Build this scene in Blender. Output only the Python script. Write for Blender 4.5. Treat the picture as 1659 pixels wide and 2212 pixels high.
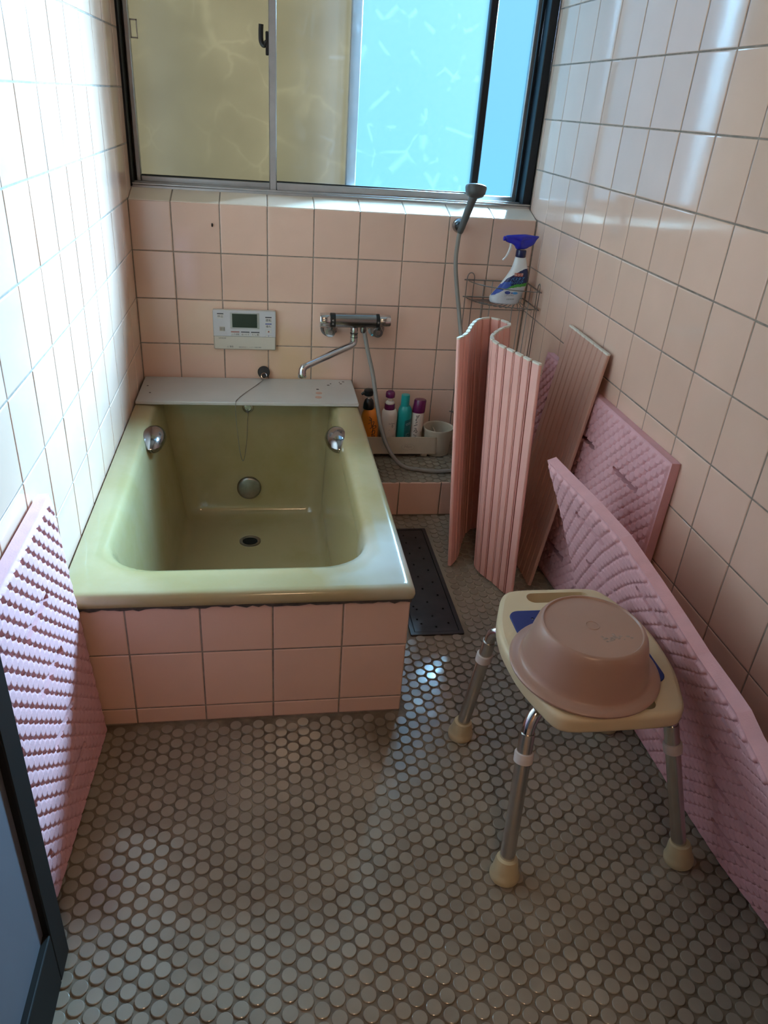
import bpy, math, random
import numpy as np
from mathutils import Vector, Matrix, noise
from mathutils.geometry import tessellate_polygon
random.seed(7)
for o in list(bpy.data.objects): bpy.data.objects.remove(o)
S = bpy.context.scene
COL = S.collection
# ------------------------------------------------------------------ camera
IW, IH, FPX = 1659.0, 2212.0, 1602.76
CAM = np.array([0.41645, -2.59937, 1.26791])
_y, _p, _r = -0.18133, -0.50249, 0.07705
_f = np.array([-math.sin(_y)*math.cos(_p), math.cos(_y)*math.cos(_p), math.sin(_p)])
_r0 = np.array([math.cos(_y), math.sin(_y), 0.0]); _u0 = np.cross(_r0, _f)
_R = math.cos(_r)*_r0 + math.sin(_r)*_u0
_U = -math.sin(_r)*_r0 + math.cos(_r)*_u0
cam = bpy.data.cameras.new('camera'); camo = bpy.data.objects.new('camera', cam); COL.objects.link(camo)
cam.sensor_fit = 'HORIZONTAL'; cam.sensor_width = 36.0; cam.lens = 36.0*FPX/IW; cam.clip_start = 0.02
M = Matrix.Identity(4)
for i in range(3):
    M[i][0] = _R[i]; M[i][1] = _U[i]; M[i][2] = -_f[i]; M[i][3] = CAM[i]
camo.matrix_world = M
S.camera = camo
def px(u, v, ax, val):
    """pixel of the photograph -> point on the plane axis=val (a wall, the floor, a shelf)"""
    d = _f + _R*((u-IW/2)/FPX) - _U*((v-IH/2)/FPX)
    return Vector(CAM + d*((val-CAM[ax])/d[ax]))
# ------------------------------------------------------------------ world, daylight, exposure
W = bpy.data.worlds.new('sky'); S.world = W; W.use_nodes = True
nt = W.node_tree; nt.nodes.clear()
wo = nt.nodes.new('ShaderNodeOutputWorld'); bg = nt.nodes.new('ShaderNodeBackground')
tc = nt.nodes.new('ShaderNodeTexCoord'); sx = nt.nodes.new('ShaderNodeSeparateXYZ'); cr = nt.nodes.new('ShaderNodeValToRGB')
mr = nt.nodes.new('ShaderNodeMapRange'); mr.inputs[1].default_value = -0.5; mr.inputs[2].default_value = 0.7
nt.links.new(tc.outputs['Generated'], sx.inputs[0]); nt.links.new(sx.outputs['Z'], mr.inputs[0]); nt.links.new(mr.outputs[0], cr.inputs[0])
cr.color_ramp.elements[0].color = (0.17, 0.70, 0.86, 1); cr.color_ramp.elements[1].color = (0.38, 0.62, 1.0, 1)
e = cr.color_ramp.elements.new(0.42); e.color = (0.25, 0.60, 0.97, 1)
nt.links.new(cr.outputs[0], bg.inputs[0]); bg.inputs[1].default_value = .85
nt.links.new(bg.outputs[0], wo.inputs[0])
L = bpy.data.lights.new('daylight', 'AREA'); L.shape = 'RECTANGLE'; L.size = 1.6; L.size_y = 1.6; L.energy = 2350; L.color = (0.47, 0.71, 1.0)
Lo = bpy.data.objects.new('daylight', L); COL.objects.link(Lo); Lo.location = (2.75, 1.95, 2.38)
Lo.rotation_euler = (Vector((0.3, -0.8, 0.75))-Vector(Lo.location)).to_track_quat('-Z', 'Y').to_euler()
S.view_settings.view_transform = 'Standard'; S.view_settings.look = 'None'
S.view_settings.gamma = 1.0; S.view_settings.use_curve_mapping = False
S.view_settings.exposure = 0.5
# ------------------------------------------------------------------ materials
MATS = {}
def _n(t, typ, **kw):
    n = t.nodes.new(typ)
    for k, v in kw.items(): setattr(n, k, v)
    return n
def mat(name, col, rough=0.5, metal=0.0, var=0.06, scale=30.0, bump=0.0, bscale=120.0, coat=0.0, spec=0.5, trans=0.0, rand=0.0, sss=0.0, second=None, sscale=6.0, samt=0.5, ior=1.5, alpha=1.0):
    m = bpy.data.materials.new(name); m.use_nodes = True; t = m.node_tree
    b = t.nodes['Principled BSDF']
    b.inputs['Roughness'].default_value = rough; b.inputs['Metallic'].default_value = metal
    b.inputs['Specular IOR Level'].default_value = spec; b.inputs['Coat Weight'].default_value = coat; b.inputs['Coat Roughness'].default_value = 0.08
    b.inputs['Transmission Weight'].default_value = trans; b.inputs['IOR'].default_value = ior
    tx = _n(t, 'ShaderNodeTexCoord'); nz = _n(t, 'ShaderNodeTexNoise'); nz.inputs['Scale'].default_value = scale; nz.inputs['Detail'].default_value = 5
    geo = _n(t, 'ShaderNodeNewGeometry')
    t.links.new(geo.outputs['Position'], nz.inputs['Vector'])
    base = tuple(col)+(1,)
    src = None
    if second:
        n2 = _n(t, 'ShaderNodeTexNoise'); n2.inputs['Scale'].default_value = sscale; n2.inputs['Detail'].default_value = 6; n2.inputs['Roughness'].default_value = .65
        t.links.new(geo.outputs['Position'], n2.inputs['Vector'])
        r2 = _n(t, 'ShaderNodeMapRange'); r2.inputs[1].default_value = .62-.3*samt; r2.inputs[2].default_value = .75; t.links.new(n2.outputs[0], r2.inputs[0])
        mx = _n(t, 'ShaderNodeMix', data_type='RGBA'); mx.inputs[6].default_value = base; mx.inputs[7].default_value = tuple(second)+(1,)
        t.links.new(r2.outputs[0], mx.inputs[0]); src = mx.outputs[2]
    h = _n(t, 'ShaderNodeHueSaturation')
    if src: t.links.new(src, h.inputs['Color'])
    else: h.inputs['Color'].default_value = base
    mr = _n(t, 'ShaderNodeMapRange'); mr.inputs[3].default_value = 1-var; mr.inputs[4].default_value = 1+var; mr.inputs[1].default_value = .25; mr.inputs[2].default_value = .75
    t.links.new(nz.outputs[0], mr.inputs[0]); val = mr.outputs[0]
    if rand:
        oi = _n(t, 'ShaderNodeObjectInfo'); ad = _n(t, 'ShaderNodeMath', operation='ADD'); fr = _n(t, 'ShaderNodeMath', operation='FRACT')
        t.links.new(oi.outputs['Random'], ad.inputs[0]); t.links.new(geo.outputs['Random Per Island'], ad.inputs[1]); t.links.new(ad.outputs[0], fr.inputs[0])
        m2 = _n(t, 'ShaderNodeMapRange'); m2.inputs[3].default_value = 1-rand; m2.inputs[4].default_value = 1+rand; t.links.new(fr.outputs[0], m2.inputs[0])
        mu = _n(t, 'ShaderNodeMath', operation='MULTIPLY'); t.links.new(val, mu.inputs[0]); t.links.new(m2.outputs[0], mu.inputs[1]); val = mu.outputs[0]
    t.links.new(val, h.inputs['Value']); t.links.new(h.outputs[0], b.inputs['Base Color'])
    if bump:
        nb = _n(t, 'ShaderNodeTexNoise'); nb.inputs['Scale'].default_value = bscale; nb.inputs['Detail'].default_value = 3
        t.links.new(geo.outputs['Position'], nb.inputs['Vector'])
        bp = _n(t, 'ShaderNodeBump'); bp.inputs['Strength'].default_value = bump; bp.inputs['Distance'].default_value = .002
        t.links.new(nb.outputs[0], bp.inputs['Height']); t.links.new(bp.outputs[0], b.inputs['Normal'])
    MATS[name] = m
    return m
TILEC = (0.81, 0.535, 0.41)
mat('tile', TILEC, .09, var=.03, scale=9, bump=.06, bscale=14, rand=.05, spec=.6)
mat('sill_tile', (0.88, 0.73, 0.59), .13, var=.04, scale=12, rand=.04)
mat('grout', (0.30, 0.235, 0.19), .85, var=.25, scale=60, bump=.3, second=(.16, .12, .095), sscale=9)
mat('floor_grout', (0.155, 0.115, 0.075), .75, var=.3, scale=40, bump=.4, second=(.30, .25, .18), sscale=7, samt=.6)
mat('penny', (0.315, 0.275, 0.215), .17, var=.08, scale=7, bump=.12, bscale=60, rand=.09, coat=.35, second=(.25, .21, .16), sscale=3.0, samt=.5)
mat('ceiling', (.82, .76, .68), .6)
mat('hall', (.62, .52, .42), .6)
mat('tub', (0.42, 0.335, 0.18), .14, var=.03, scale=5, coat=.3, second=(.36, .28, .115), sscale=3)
mat('caulk', (.075, .06, .048), .8, var=.4, scale=80)
mat('shelf', (.56, .53, .49), .35, var=.03, scale=15)
mat('chrome', (.62, .62, .63), .12, 1.0, var=.03)
mat('dark_chrome', (.36, .36, .37), .14, 1.0, var=.05)
mat('steel', (.33, .31, .29), .32, 1.0, var=.15, scale=40)
mat('aluminium', (.50, .49, .48), .42, .85, var=.08, scale=25)
mat('tube_alu', (.62, .59, .55), .27, 1.0, var=.06, scale=30)
mat('bronze', (.010, .009, .008), .6, .0, spec=.25)
mat('dark_sash', (.02, .022, .026), .4, .5)
mat('black', (.012, .012, .012), .35)
mat('rubber', (.008, .008, .008), .5)
mat('white_plastic', (.66, .62, .58), .4, var=.02)
mat('panel_grey', (.60, .58, .59), .4, var=.02)
mat('panel_cream', (.62, .56, .47), .4, var=.02)
mat('screen', (.012, .018, .015), .12)
mat('ink', (.03, .03, .035), .5)
mat('blue_ink', (.05, .08, .30), .5)
mat('red_ink', (.35, .08, .05), .5)
mat('grey_hose', (.27, .25, .225), .4, var=.05)
mat('shower_grey', (.085, .083, .08), .42)
mat('orange', (.85, .27, .03), .3)
mat('bottle_white', (.74, .64, .56), .35, var=.02)
mat('purple', (.13, .012, .075), .25)
mat('teal', (.015, .33, .31), .28)
mat('teal_dark', (.02, .14, .15), .35)
mat('silver_ink', (.45, .48, .48), .35)
mat('tray', (.56, .48, .37), .4, var=.05)
mat('tray_mark', (.40, .34, .26), .5)
mat('spray_white', (.78, .77, .76), .25, var=.02)
mat('spray_silver', (.58, .60, .64), .3, var=.02)
mat('spray_blue', (.02, .025, .42), .18)
mat('spray_navy', (.012, .018, .085), .2)
mat('spray_royal', (.03, .09, .42), .25)
mat('spray_green', (.08, .36, .07), .3)
mat('sky_ink', (.10, .42, .85), .3)
mat('mat_foam', (.76, .41, .43), .75, var=.05, scale=40, bump=.15, bscale=300)
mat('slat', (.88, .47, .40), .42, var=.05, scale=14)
mat('slat_hinge', (.22, .04, .02), .5)
mat('slat_cap', (.78, .73, .62), .5, var=.06, scale=90)
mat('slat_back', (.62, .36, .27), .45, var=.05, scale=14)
mat('chair', (.68, .55, .35), .38, var=.03, scale=14)
mat('blue_pad', (.010, .025, .17), .5, bump=.1)
mat('collar', (.62, .56, .53), .4)
mat('foot', (.55, .46, .28), .5, var=.06)
mat('bowl', (.42, .25, .19), .30, var=.03, scale=10)
mat('bowl_stain', (.33, .24, .20), .5, var=.3, scale=200)
mat('grate', (.05, .05, .05), .38, .5, var=.25, scale=18)
mat('void', (.004, .004, .004), .9)
mat('door_panel', (.13, .135, .16), .55, var=.08, scale=6)
mat('wood_dark', (.12, .07, .035), .7, var=.3, scale=40)
def emit(name, col, st):
    m = bpy.data.materials.new(name); m.use_nodes = True; t = m.node_tree; t.nodes.clear()
    o = _n(t, 'ShaderNodeOutputMaterial'); em = _n(t, 'ShaderNodeEmission'); em.inputs[0].default_value = tuple(col)+(1,); em.inputs[1].default_value = st
    t.links.new(em.outputs[0], o.inputs[0]); MATS[name] = m
emit('fill_lamp_glow', (1.0, .66, .40), 20.0)  # warm glow of the added hallway fill lamp
# stained lower part of the back wall: a yellow soap stain with its own shape
def stain(m, centre, r, col):
    t = m.node_tree; b = t.nodes['Principled BSDF']; l = b.inputs['Base Color'].links[0]; src = l.from_socket
    g = _n(t, 'ShaderNodeNewGeometry'); vs = _n(t, 'ShaderNodeVectorMath', operation='DISTANCE'); vs.inputs[1].default_value = centre
    nz = _n(t, 'ShaderNodeTexNoise'); nz.inputs['Scale'].default_value = 8
    ad = _n(t, 'ShaderNodeMath', operation='MULTIPLY_ADD'); ad.inputs[1].default_value = .16
    t.links.new(g.outputs['Position'], vs.inputs[0]); t.links.new(g.outputs['Position'], nz.inputs['Vector'])
    t.links.new(nz.outputs[0], ad.inputs[0]); t.links.new(vs.outputs['Value'], ad.inputs[2])
    mr = _n(t, 'ShaderNodeMapRange'); mr.inputs[1].default_value = r*.3+.08; mr.inputs[2].default_value = r+.08; mr.inputs[3].default_value = .75; mr.inputs[4].default_value = 0
    t.links.new(ad.outputs[0], mr.inputs[0])
    mx = _n(t, 'ShaderNodeMix', data_type='RGBA'); t.links.new(mr.outputs[0], mx.inputs[0]); t.links.new(src, mx.inputs[6]); mx.inputs[7].default_value = tuple(col)+(1,)
    t.links.new(mx.outputs[2], b.inputs['Base Color'])
stain(MATS['floor_grout'], (1.05, -.72, 0), .45, (.40, .34, .25))
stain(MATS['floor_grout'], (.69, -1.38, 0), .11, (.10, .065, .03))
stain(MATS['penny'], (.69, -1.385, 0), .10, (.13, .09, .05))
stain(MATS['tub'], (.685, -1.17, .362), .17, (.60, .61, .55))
stain(MATS['tile'], (.52, 0, .42), .16, (.70, .48, .27))
def glass(name, tint, fac, crease, gloss=.06, tl=(.9, .95, 1), amp=.16, nscale=70, dist=.03, cover=(.3, .45), cs=5):
    """figured frosted glass: lets light through, scatters some of it, creases scatter more"""
    m = bpy.data.materials.new(name); m.use_nodes = True; t = m.node_tree; t.nodes.clear()
    out = _n(t, 'ShaderNodeOutputMaterial'); tr = _n(t, 'ShaderNodeBsdfTransparent'); tr.inputs[0].default_value = tuple(tint)+(1,)
    tb = _n(t, 'ShaderNodeBsdfTranslucent'); tb.inputs[0].default_value = tuple(tl)+(1,)
    gl = _n(t, 'ShaderNodeBsdfGlossy'); gl.inputs['Roughness'].default_value = .2
    g = _n(t, 'ShaderNodeNewGeometry'); mp = _n(t, 'ShaderNodeMapping'); mp.inputs['Scale'].default_value = (1, .01, .8)
    nz = _n(t, 'ShaderNodeTexNoise'); nz.inputs['Scale'].default_value = 9; nz.inputs['Detail'].default_value = 4
    t.links.new(g.outputs['Position'], mp.inputs[0]); t.links.new(mp.outputs[0], nz.inputs['Vector'])
    ml = _n(t, 'ShaderNodeVectorMath', operation='MULTIPLY_ADD'); ml.inputs[1].default_value = (dist, .0, dist)
    t.links.new(nz.outputs['Color'], ml.inputs[0]); t.links.new(mp.outputs[0], ml.inputs[2])
    vo = _n(t, 'ShaderNodeTexVoronoi', feature='DISTANCE_TO_EDGE'); vo.inputs['Scale'].default_value = crease; t.links.new(ml.outputs[0], vo.inputs['Vector'])
    mr = _n(t, 'ShaderNodeMapRange'); mr.inputs[1].default_value = 0; mr.inputs[2].default_value = .05; mr.inputs[3].default_value = amp; mr.inputs[4].default_value = 0
    t.links.new(vo.outputs['Distance'], mr.inputs[0])
    n3 = _n(t, 'ShaderNodeTexNoise'); n3.inputs['Scale'].default_value = cs; t.links.new(g.outputs['Position'], n3.inputs['Vector'])
    r3 = _n(t, 'ShaderNodeMapRange'); r3.inputs[1].default_value = cover[0]; r3.inputs[2].default_value = cover[1]; t.links.new(n3.outputs[0], r3.inputs[0])
    mm = _n(t, 'ShaderNodeMath', operation='MULTIPLY'); t.links.new(mr.outputs[0], mm.inputs[0]); t.links.new(r3.outputs[0], mm.inputs[1])
    n4 = _n(t, 'ShaderNodeTexNoise'); n4.inputs['Scale'].default_value = nscale; n4.inputs['Detail'].default_value = 3; t.links.new(g.outputs['Position'], n4.inputs['Vector'])
    m4 = _n(t, 'ShaderNodeMath', operation='MULTIPLY_ADD'); m4.inputs[1].default_value = fac*.35; t.links.new(n4.outputs[0], m4.inputs[0])
    t.links.new(mm.outputs[0], m4.inputs[2])
    ad = _n(t, 'ShaderNodeMath', operation='ADD'); ad.inputs[1].default_value = fac*.82; t.links.new(m4.outputs[0], ad.inputs[0])
    mx = _n(t, 'ShaderNodeMixShader'); t.links.new(ad.outputs[0], mx.inputs[0]); t.links.new(tr.outputs[0], mx.inputs[1]); t.links.new(tb.outputs[0], mx.inputs[2])
    m2 = _n(t, 'ShaderNodeMixShader'); m2.inputs[0].default_value = gloss; t.links.new(mx.outputs[0], m2.inputs[1]); t.links.new(gl.outputs[0], m2.inputs[2])
    t.links.new(m2.outputs[0], out.inputs[0]); MATS[name] = m
glass('figured_glass', (.92, .96, .97), .016, 9, amp=.014, cover=(.50, .56), dist=.015, cs=16)
glass('screen_mesh', (.70, .93, .97), .003, 3, gloss=.0, amp=.0)
glass('shutter', (.0, .0, .0), .86, 8, gloss=.0, amp=.12, nscale=5, dist=.12, cover=(.45, .6), tl=(.215, .165, .108))
# ------------------------------------------------------------------ mesh helpers
def wloc(o):
    v = Vector((0, 0, 0))
    while o is not None: v += o.location; o = o.parent
    return v
def tag(o, label=None, cat=None, group=None, kind=None):
    if label: o['label'] = label
    if cat: o['category'] = cat
    if group: o['group'] = group
    if kind: o['kind'] = kind
    return o
def thing(name, label, cat, loc, group=None):
    o = bpy.data.objects.new(name, None); COL.objects.link(o); o.location = loc; o.empty_display_size = .05
    return tag(o, label, cat, group)
class MB:
    def __init__(s): s.v = []; s.f = []; s.mi = []; s.cur = 0
    def add(s, vs, fs):
        n = len(s.v); s.v += [tuple(p) for p in vs]; s.f += [tuple(i+n for i in f) for f in fs]; s.mi += [s.cur]*len(fs); return s
    def box(s, a, b):
        x0, y0, z0 = a; x1, y1, z1 = b
        return s.add([(x0,y0,z0),(x1,y0,z0),(x1,y1,z0),(x0,y1,z0),(x0,y0,z1),(x1,y0,z1),(x1,y1,z1),(x0,y1,z1)],
                     [(0,3,2,1),(4,5,6,7),(0,1,5,4),(1,2,6,5),(2,3,7,6),(3,0,4,7)])
    def bbox(s, a, b, r=.002):
        """box with chamfered edges"""
        c = [(a[i]+b[i])/2 for i in range(3)]; h = [(b[i]-a[i])/2 for i in range(3)]; r = min([r]+[x*.49 for x in h])
        vs = []; idx = {}
        for sx in (-1,1):
            for sy in (-1,1):
                for sz in (-1,1):
                    for k in range(3):
                        p = [c[0]+sx*(h[0]-r), c[1]+sy*(h[1]-r), c[2]+sz*(h[2]-r)]; p[k] = c[k]+(sx,sy,sz)[k]*h[k]
                        idx[(sx,sy,sz,k)] = len(vs); vs.append(tuple(p))
        fs = []
        def face(keys):
            fs.append([idx[k] for k in keys])
        for k in range(3):
            a1, a2 = (k+1)%3, (k+2)%3
            for sg in (-1,1):
                ks = []
                for u, v in ((-1,-1),(1,-1),(1,1),(-1,1)):
                    t = [0,0,0]; t[k] = sg; t[a1] = u; t[a2] = v; ks.append(tuple(t)+(k,))
                face(ks if sg > 0 else ks[::-1])
            for u in (-1,1):
                for v in (-1,1):
                    t0 = [0,0,0]; t0[a1] = u; t0[a2] = v; t1 = t0[:]; t0[k] = -1; t1[k] = 1
                    q = [tuple(t0)+(a1,), tuple(t1)+(a1,), tuple(t1)+(a2,), tuple(t0)+(a2,)]
                    face(q if u*v < 0 else q[::-1])
        for sx in (-1,1):
            for sy in (-1,1):
                for sz in (-1,1):
                    q = [(sx,sy,sz,0),(sx,sy,sz,1),(sx,sy,sz,2)]
                    face(q if sx*sy*sz > 0 else q[::-1])
        return s.add(vs, fs)
    def rings(s, rs, cap0=True, cap1=True, closed=True):
        n = len(rs[0]); vs = [p for r in rs for p in r]; fs = []
        for i in range(len(rs)-1):
            for j in range(n if closed else n-1):
                k = (j+1) % n; fs.append((i*n+j, i*n+k, (i+1)*n+k, (i+1)*n+j))
        if cap0: fs.append(tuple(range(n-1, -1, -1)))
        if cap1: fs.append(tuple((len(rs)-1)*n+j for j in range(n)))
        return s.add(vs, fs)
    def lathe(s, o, prof, n=28, axis=(0,0,1), sx=1.0, sy=1.0, cap0=True, cap1=True, rot=0.0):
        ax = Vector(axis).normalized(); a = ax.orthogonal().normalized() if abs(ax.z) < .99 else Vector((1,0,0)); b = ax.cross(a)
        o = Vector(o); rs = []
        for r, h in prof:
            rs.append([o+ax*h+a*(r*sx*math.cos(2*math.pi*j/n+rot))+b*(r*sy*math.sin(2*math.pi*j/n+rot)) for j in range(n)])
        return s.rings(rs, cap0, cap1)
    def tube(s, pts, r, n=8, caps=True):
        pts = [Vector(p) for p in pts]; rs = []; prev = None
        rad = r if isinstance(r, (list, tuple)) else [r]*len(pts)
        for i, p in enumerate(pts):
            t = ((pts[min(i+1, len(pts)-1)]-pts[max(i-1, 0)])).normalized()
            if prev is None: a = t.orthogonal().normalized()
            else: a = (prev-t*prev.dot(t)); a = a.normalized() if a.length > 1e-6 else t.orthogonal().normalized()
            prev = a; b = t.cross(a)
            rs.append([p+a*(rad[i]*math.cos(2*math.pi*j/n))+b*(rad[i]*math.sin(2*math.pi*j/n)) for j in range(n)])
        return s.rings(rs, caps, caps)
    def build(s, name, mats, parent=None, smooth=True, angle=40, fix=True):
        off = wloc(parent) if parent else Vector((0,0,0))
        me = bpy.data.meshes.new(name); me.from_pydata([Vector(v)-off for v in s.v], [], s.f)
        for m in (mats if isinstance(mats, (list, tuple)) else [mats]): me.materials.append(MATS[m])
        if len(me.materials) > 1: me.polygons.foreach_set('material_index', s.mi)
        if fix:
            import bmesh
            bm = bmesh.new(); bm.from_mesh(me); bmesh.ops.recalc_face_normals(bm, faces=bm.faces); bm.to_mesh(me); bm.free()
        me.update()
        if smooth:
            me.shade_smooth() if hasattr(me, 'shade_smooth') else None
            me.set_sharp_from_angle(angle=math.radians(angle))
        o = bpy.data.objects.new(name, me); COL.objects.link(o)
        if parent: o.parent = parent
        return o
def spline(pts, n=8):
    pts = [Vector(p) for p in pts]; out = []
    P = [pts[0]*2-pts[1]]+pts+[pts[-1]*2-pts[-2]]
    for i in range(1, len(P)-2):
        for k in range(n):
            t = k/n; a, b, c, d = P[i-1], P[i], P[i+1], P[i+2]
            out.append(.5*((2*b)+(c-a)*t+(2*a-5*b+4*c-d)*t*t+(3*b-a-3*c+d)*t*t*t))
    out.append(pts[-1]); return out
def rrect(x0, x1, y0, y1, r, n=8, z=None):
    r = min(r, (x1-x0)/2-1e-4, (y1-y0)/2-1e-4); out = []
    for cx, cy, a0 in ((x1-r, y1-r, 0), (x0+r, y1-r, 90), (x0+r, y0+r, 180), (x1-r, y0+r, 270)):
        for k in range(n+1):
            a = math.radians(a0+90*k/n); p = (cx+r*math.cos(a), cy+r*math.sin(a)); out.append(p if z is None else (p[0], p[1], z))
    return out
def plate(mb, outer, z0, z1, bev, holes=(), steps=3):
    """flat plate with rounded rim and through holes; outer/holes are 2d loops"""
    c = Vector((sum(p[0] for p in outer)/len(outer), sum(p[1] for p in outer)/len(outer)))
    def inset(lp, d):
        n = len(lp); out = []
        area = sum(lp[i][0]*lp[(i+1)%n][1]-lp[(i+1)%n][0]*lp[i][1] for i in range(n)); sg = 1 if area > 0 else -1
        for i in range(n):
            a, b, cc = Vector(lp[i-1]), Vector(lp[i]), Vector(lp[(i+1)%n]); t = (cc-a).normalized(); nn = Vector((-t.y, t.x))*sg
            out.append(tuple(b+nn*d))
        return out
    # bottom to top profile
    prof = [(bev*(1-math.sin(math.pi/2*k/steps)), z0+bev*(1-math.cos(math.pi/2*k/steps))) for k in range(steps+1)]
    prof += [(bev*(1-math.cos(math.pi/2*k/steps)), z1-bev*(1-math.sin(math.pi/2*k/steps))) for k in range(steps+1)]
    rs = [[(p[0], p[1], z) for p in inset(outer, d)] for d, z in prof]
    mb.rings(rs, False, False)
    for z, lp, flip in ((z1, inset(outer, bev), False), (z0, inset(outer, bev), True)):
        loops = [[Vector((p[0], p[1], 0)) for p in lp]]+[[Vector((p[0], p[1], 0)) for p in h] for h in holes]
        flat = [p for l in loops for p in l]
        mb.add([(p.x, p.y, z) for p in flat], [tuple(t) for t in tessellate_polygon(loops)])
    for h in holes: mb.rings([[(p[0], p[1], z1) for p in h], [(p[0], p[1], z0) for p in h]], False, False)
    return mb
def text(name, body, size, m, parent, fn, off=(0, 0), align='CENTER'):
    """flat lettering laid on a surface: fn(x, y) -> world point"""
    cu = bpy.data.curves.new('t', 'FONT'); cu.body = body; cu.size = size; cu.align_x = align; cu.align_y = 'CENTER'; cu.resolution_u = 2
    ob = bpy.data.objects.new('t', cu); COL.objects.link(ob); bpy.context.view_layer.update()
    me = bpy.data.meshes.new_from_object(ob.evaluated_get(bpy.context.evaluated_depsgraph_get()))
    bpy.data.objects.remove(ob); bpy.data.curves.remove(cu)
    w = wloc(parent)
    for v in me.vertices: v.co = Vector(fn(v.co.x+off[0], v.co.y+off[1]))-w
    me.materials.clear(); me.materials.append(MATS[m]); me.name = name
    o = bpy.data.objects.new(name, me); COL.objects.link(o); o.parent = parent
    return o
# ------------------------------------------------------------------ room shell
RW, SILL, PZ = 1.3477, 0.951, 0.153
TILE_CACHE = {}
def tile_mesh(w, h, m='tile'):
    k = (round(w, 4), round(h, 4), m)
    if k in TILE_CACHE: return TILE_CACHE[k]
    b = .0032; d = .0011; t = .0055; a, c = w/2, h/2; b = min(b, a*.3, c*.3)
    lv = [(a-b, c-b, 0), (a-b*.35, c-b*.35, -d*.35), (a, c, -d*1.6), (a, c, -t)]
    mb = MB(); mb.rings([[(-x, -y, z), (x, -y, z), (x, y, z), (-x, y, z)] for x, y, z in reversed(lv)], False, True)
    me = bpy.data.meshes.new('tile'); me.from_pydata(mb.v, [], mb.f); me.materials.append(MATS[m])
    TILE_CACHE[k] = me; return me
G = .0028
def put_tile(parent, centre, w, h, normal, up, m='tile', name='tile'):
    if w < .006 or h < .006: return
    o = bpy.data.objects.new(name, tile_mesh(w-G, h-G, m)); COL.objects.link(o); o.parent = parent
    n = Vector(normal); u = Vector(up); r = u.cross(n)
    n = (n+r*random.uniform(-.004, .004)+u*random.uniform(-.004, .004)).normalized(); r = u.cross(n).normalized(); u = n.cross(r)
    R = Matrix((r, u, n)).transposed().to_4x4(); R.translation = Vector(centre)-wloc(parent)
    o.matrix_local = R
def struct(name, mb, m, label, cat, parent=None):
    o = mb.build(name, m, parent, smooth=False)
    if not parent: tag(o, label, cat, None, 'structure')
    return o
def cuts(lo, hi, origin, pitch):
    k = math.ceil((lo-origin)/pitch+1e-6); out = [lo]
    while origin+k*pitch < hi-1e-6: out.append(origin+k*pitch); k += 1
    return out+[hi]
YF = -2.52
zc = cuts(0, 2.25, SILL, PZ)
# right wall
wr = struct('wall_right', MB().box((RW+.0014, YF, -.2), (RW+.12, .206, 2.3)), 'grout', 'pink tiled wall on the right side of the bathroom', 'wall')
yc = cuts(-2.10, .092, -.0773, .1524)
for i in range(len(yc)-1):
    for j in range(len(zc)-1):
        y0, y1, z0, z1 = yc[i], yc[i+1], zc[j], zc[j+1]
        if z1 <= SILL+1e-3: y1 = min(y1, 0)
        if y1 <= y0 or z0 > 1.95: continue
        put_tile(wr, (RW, (y0+y1)/2, (z0+z1)/2), y1-y0, z1-z0, (-1,0,0), (0,0,1))
# left wall
wl = struct('wall_left', MB().box((-.12, YF, -.2), (-.0014, .30, 2.3)), 'grout', 'bright pink tiled wall on the left beside the bathtub', 'wall')
yc = cuts(-2.10, .092, -.9083, .1535)
for i in range(len(yc)-1):
    for j in range(len(zc)-1):
        y0, y1, z0, z1 = yc[i], yc[i+1], zc[j], zc[j+1]
        if z1 <= SILL+1e-3: y1 = min(y1, 0)
        if y1 <= y0 or z0 > 1.95 or (z1 < .33 and y0 > -1.30): continue
        put_tile(wl, (0, (y0+y1)/2, (z0+z1)/2), y1-y0, z1-z0, (1,0,0), (0,0,1))
# back wall below the window, lintel above it
wb = struct('wall_back', MB().box((-.12, .0014, -.2), (RW+.12, .206, SILL-.012)).box((-.12, .0014, 2.00), (RW+.12, .30, 2.3)), 'grout', 'pink tiled wall under the frosted window', 'wall')
xc = cuts(0, RW, .1294, .152)
for i in range(len(xc)-1):
    for j in range(len(zc)-1):
        x0, x1, z0, z1 = xc[i], xc[i+1], zc[j], zc[j+1]
        if z1 > SILL+1e-3: continue
        if z1 < .14 or (x1 < .74 and z1 < .34): continue
        put_tile(wb, ((x0+x1)/2, 0, (z0+z1)/2), x1-x0, z1-z0, (0,-1,0), (0,0,1))
hk = MB().tube([(.257, -.0005, .889), (.257, -.006, .888), (.2575, -.010, .884), (.2575, -.011, .889)], .0028, 6)
tag(hk.build('wall_hook', 'rubber'), 'tiny dark hook left on a back wall tile under the window', 'hook')
# sloping sill
sl = struct('trim_1', MB().add([(0,.0016,SILL-.012),(RW,.0016,SILL-.012),(RW,.0016,SILL-.0016),(0,.0016,SILL-.0016),(0,.10,SILL-.012),(RW,.10,SILL-.012),(RW,.10,.9775),(0,.10,.9775)],
     [(0,1,2,3),(4,7,6,5),(3,2,6,7),(0,4,5,1),(0,3,7,4),(1,5,6,2)]), 'grout', 'sloping tiled window sill', 'sill')
sn = Vector((0, -.027, .095)).normalized(); sd = Vector((0, .095, .027)).normalized()
for i in range(len(xc)-1):
    put_tile(sl, ((xc[i]+xc[i+1])/2, .0475, SILL+.0135), xc[i+1]-xc[i], .0985, sn, sd, 'sill_tile')
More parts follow.
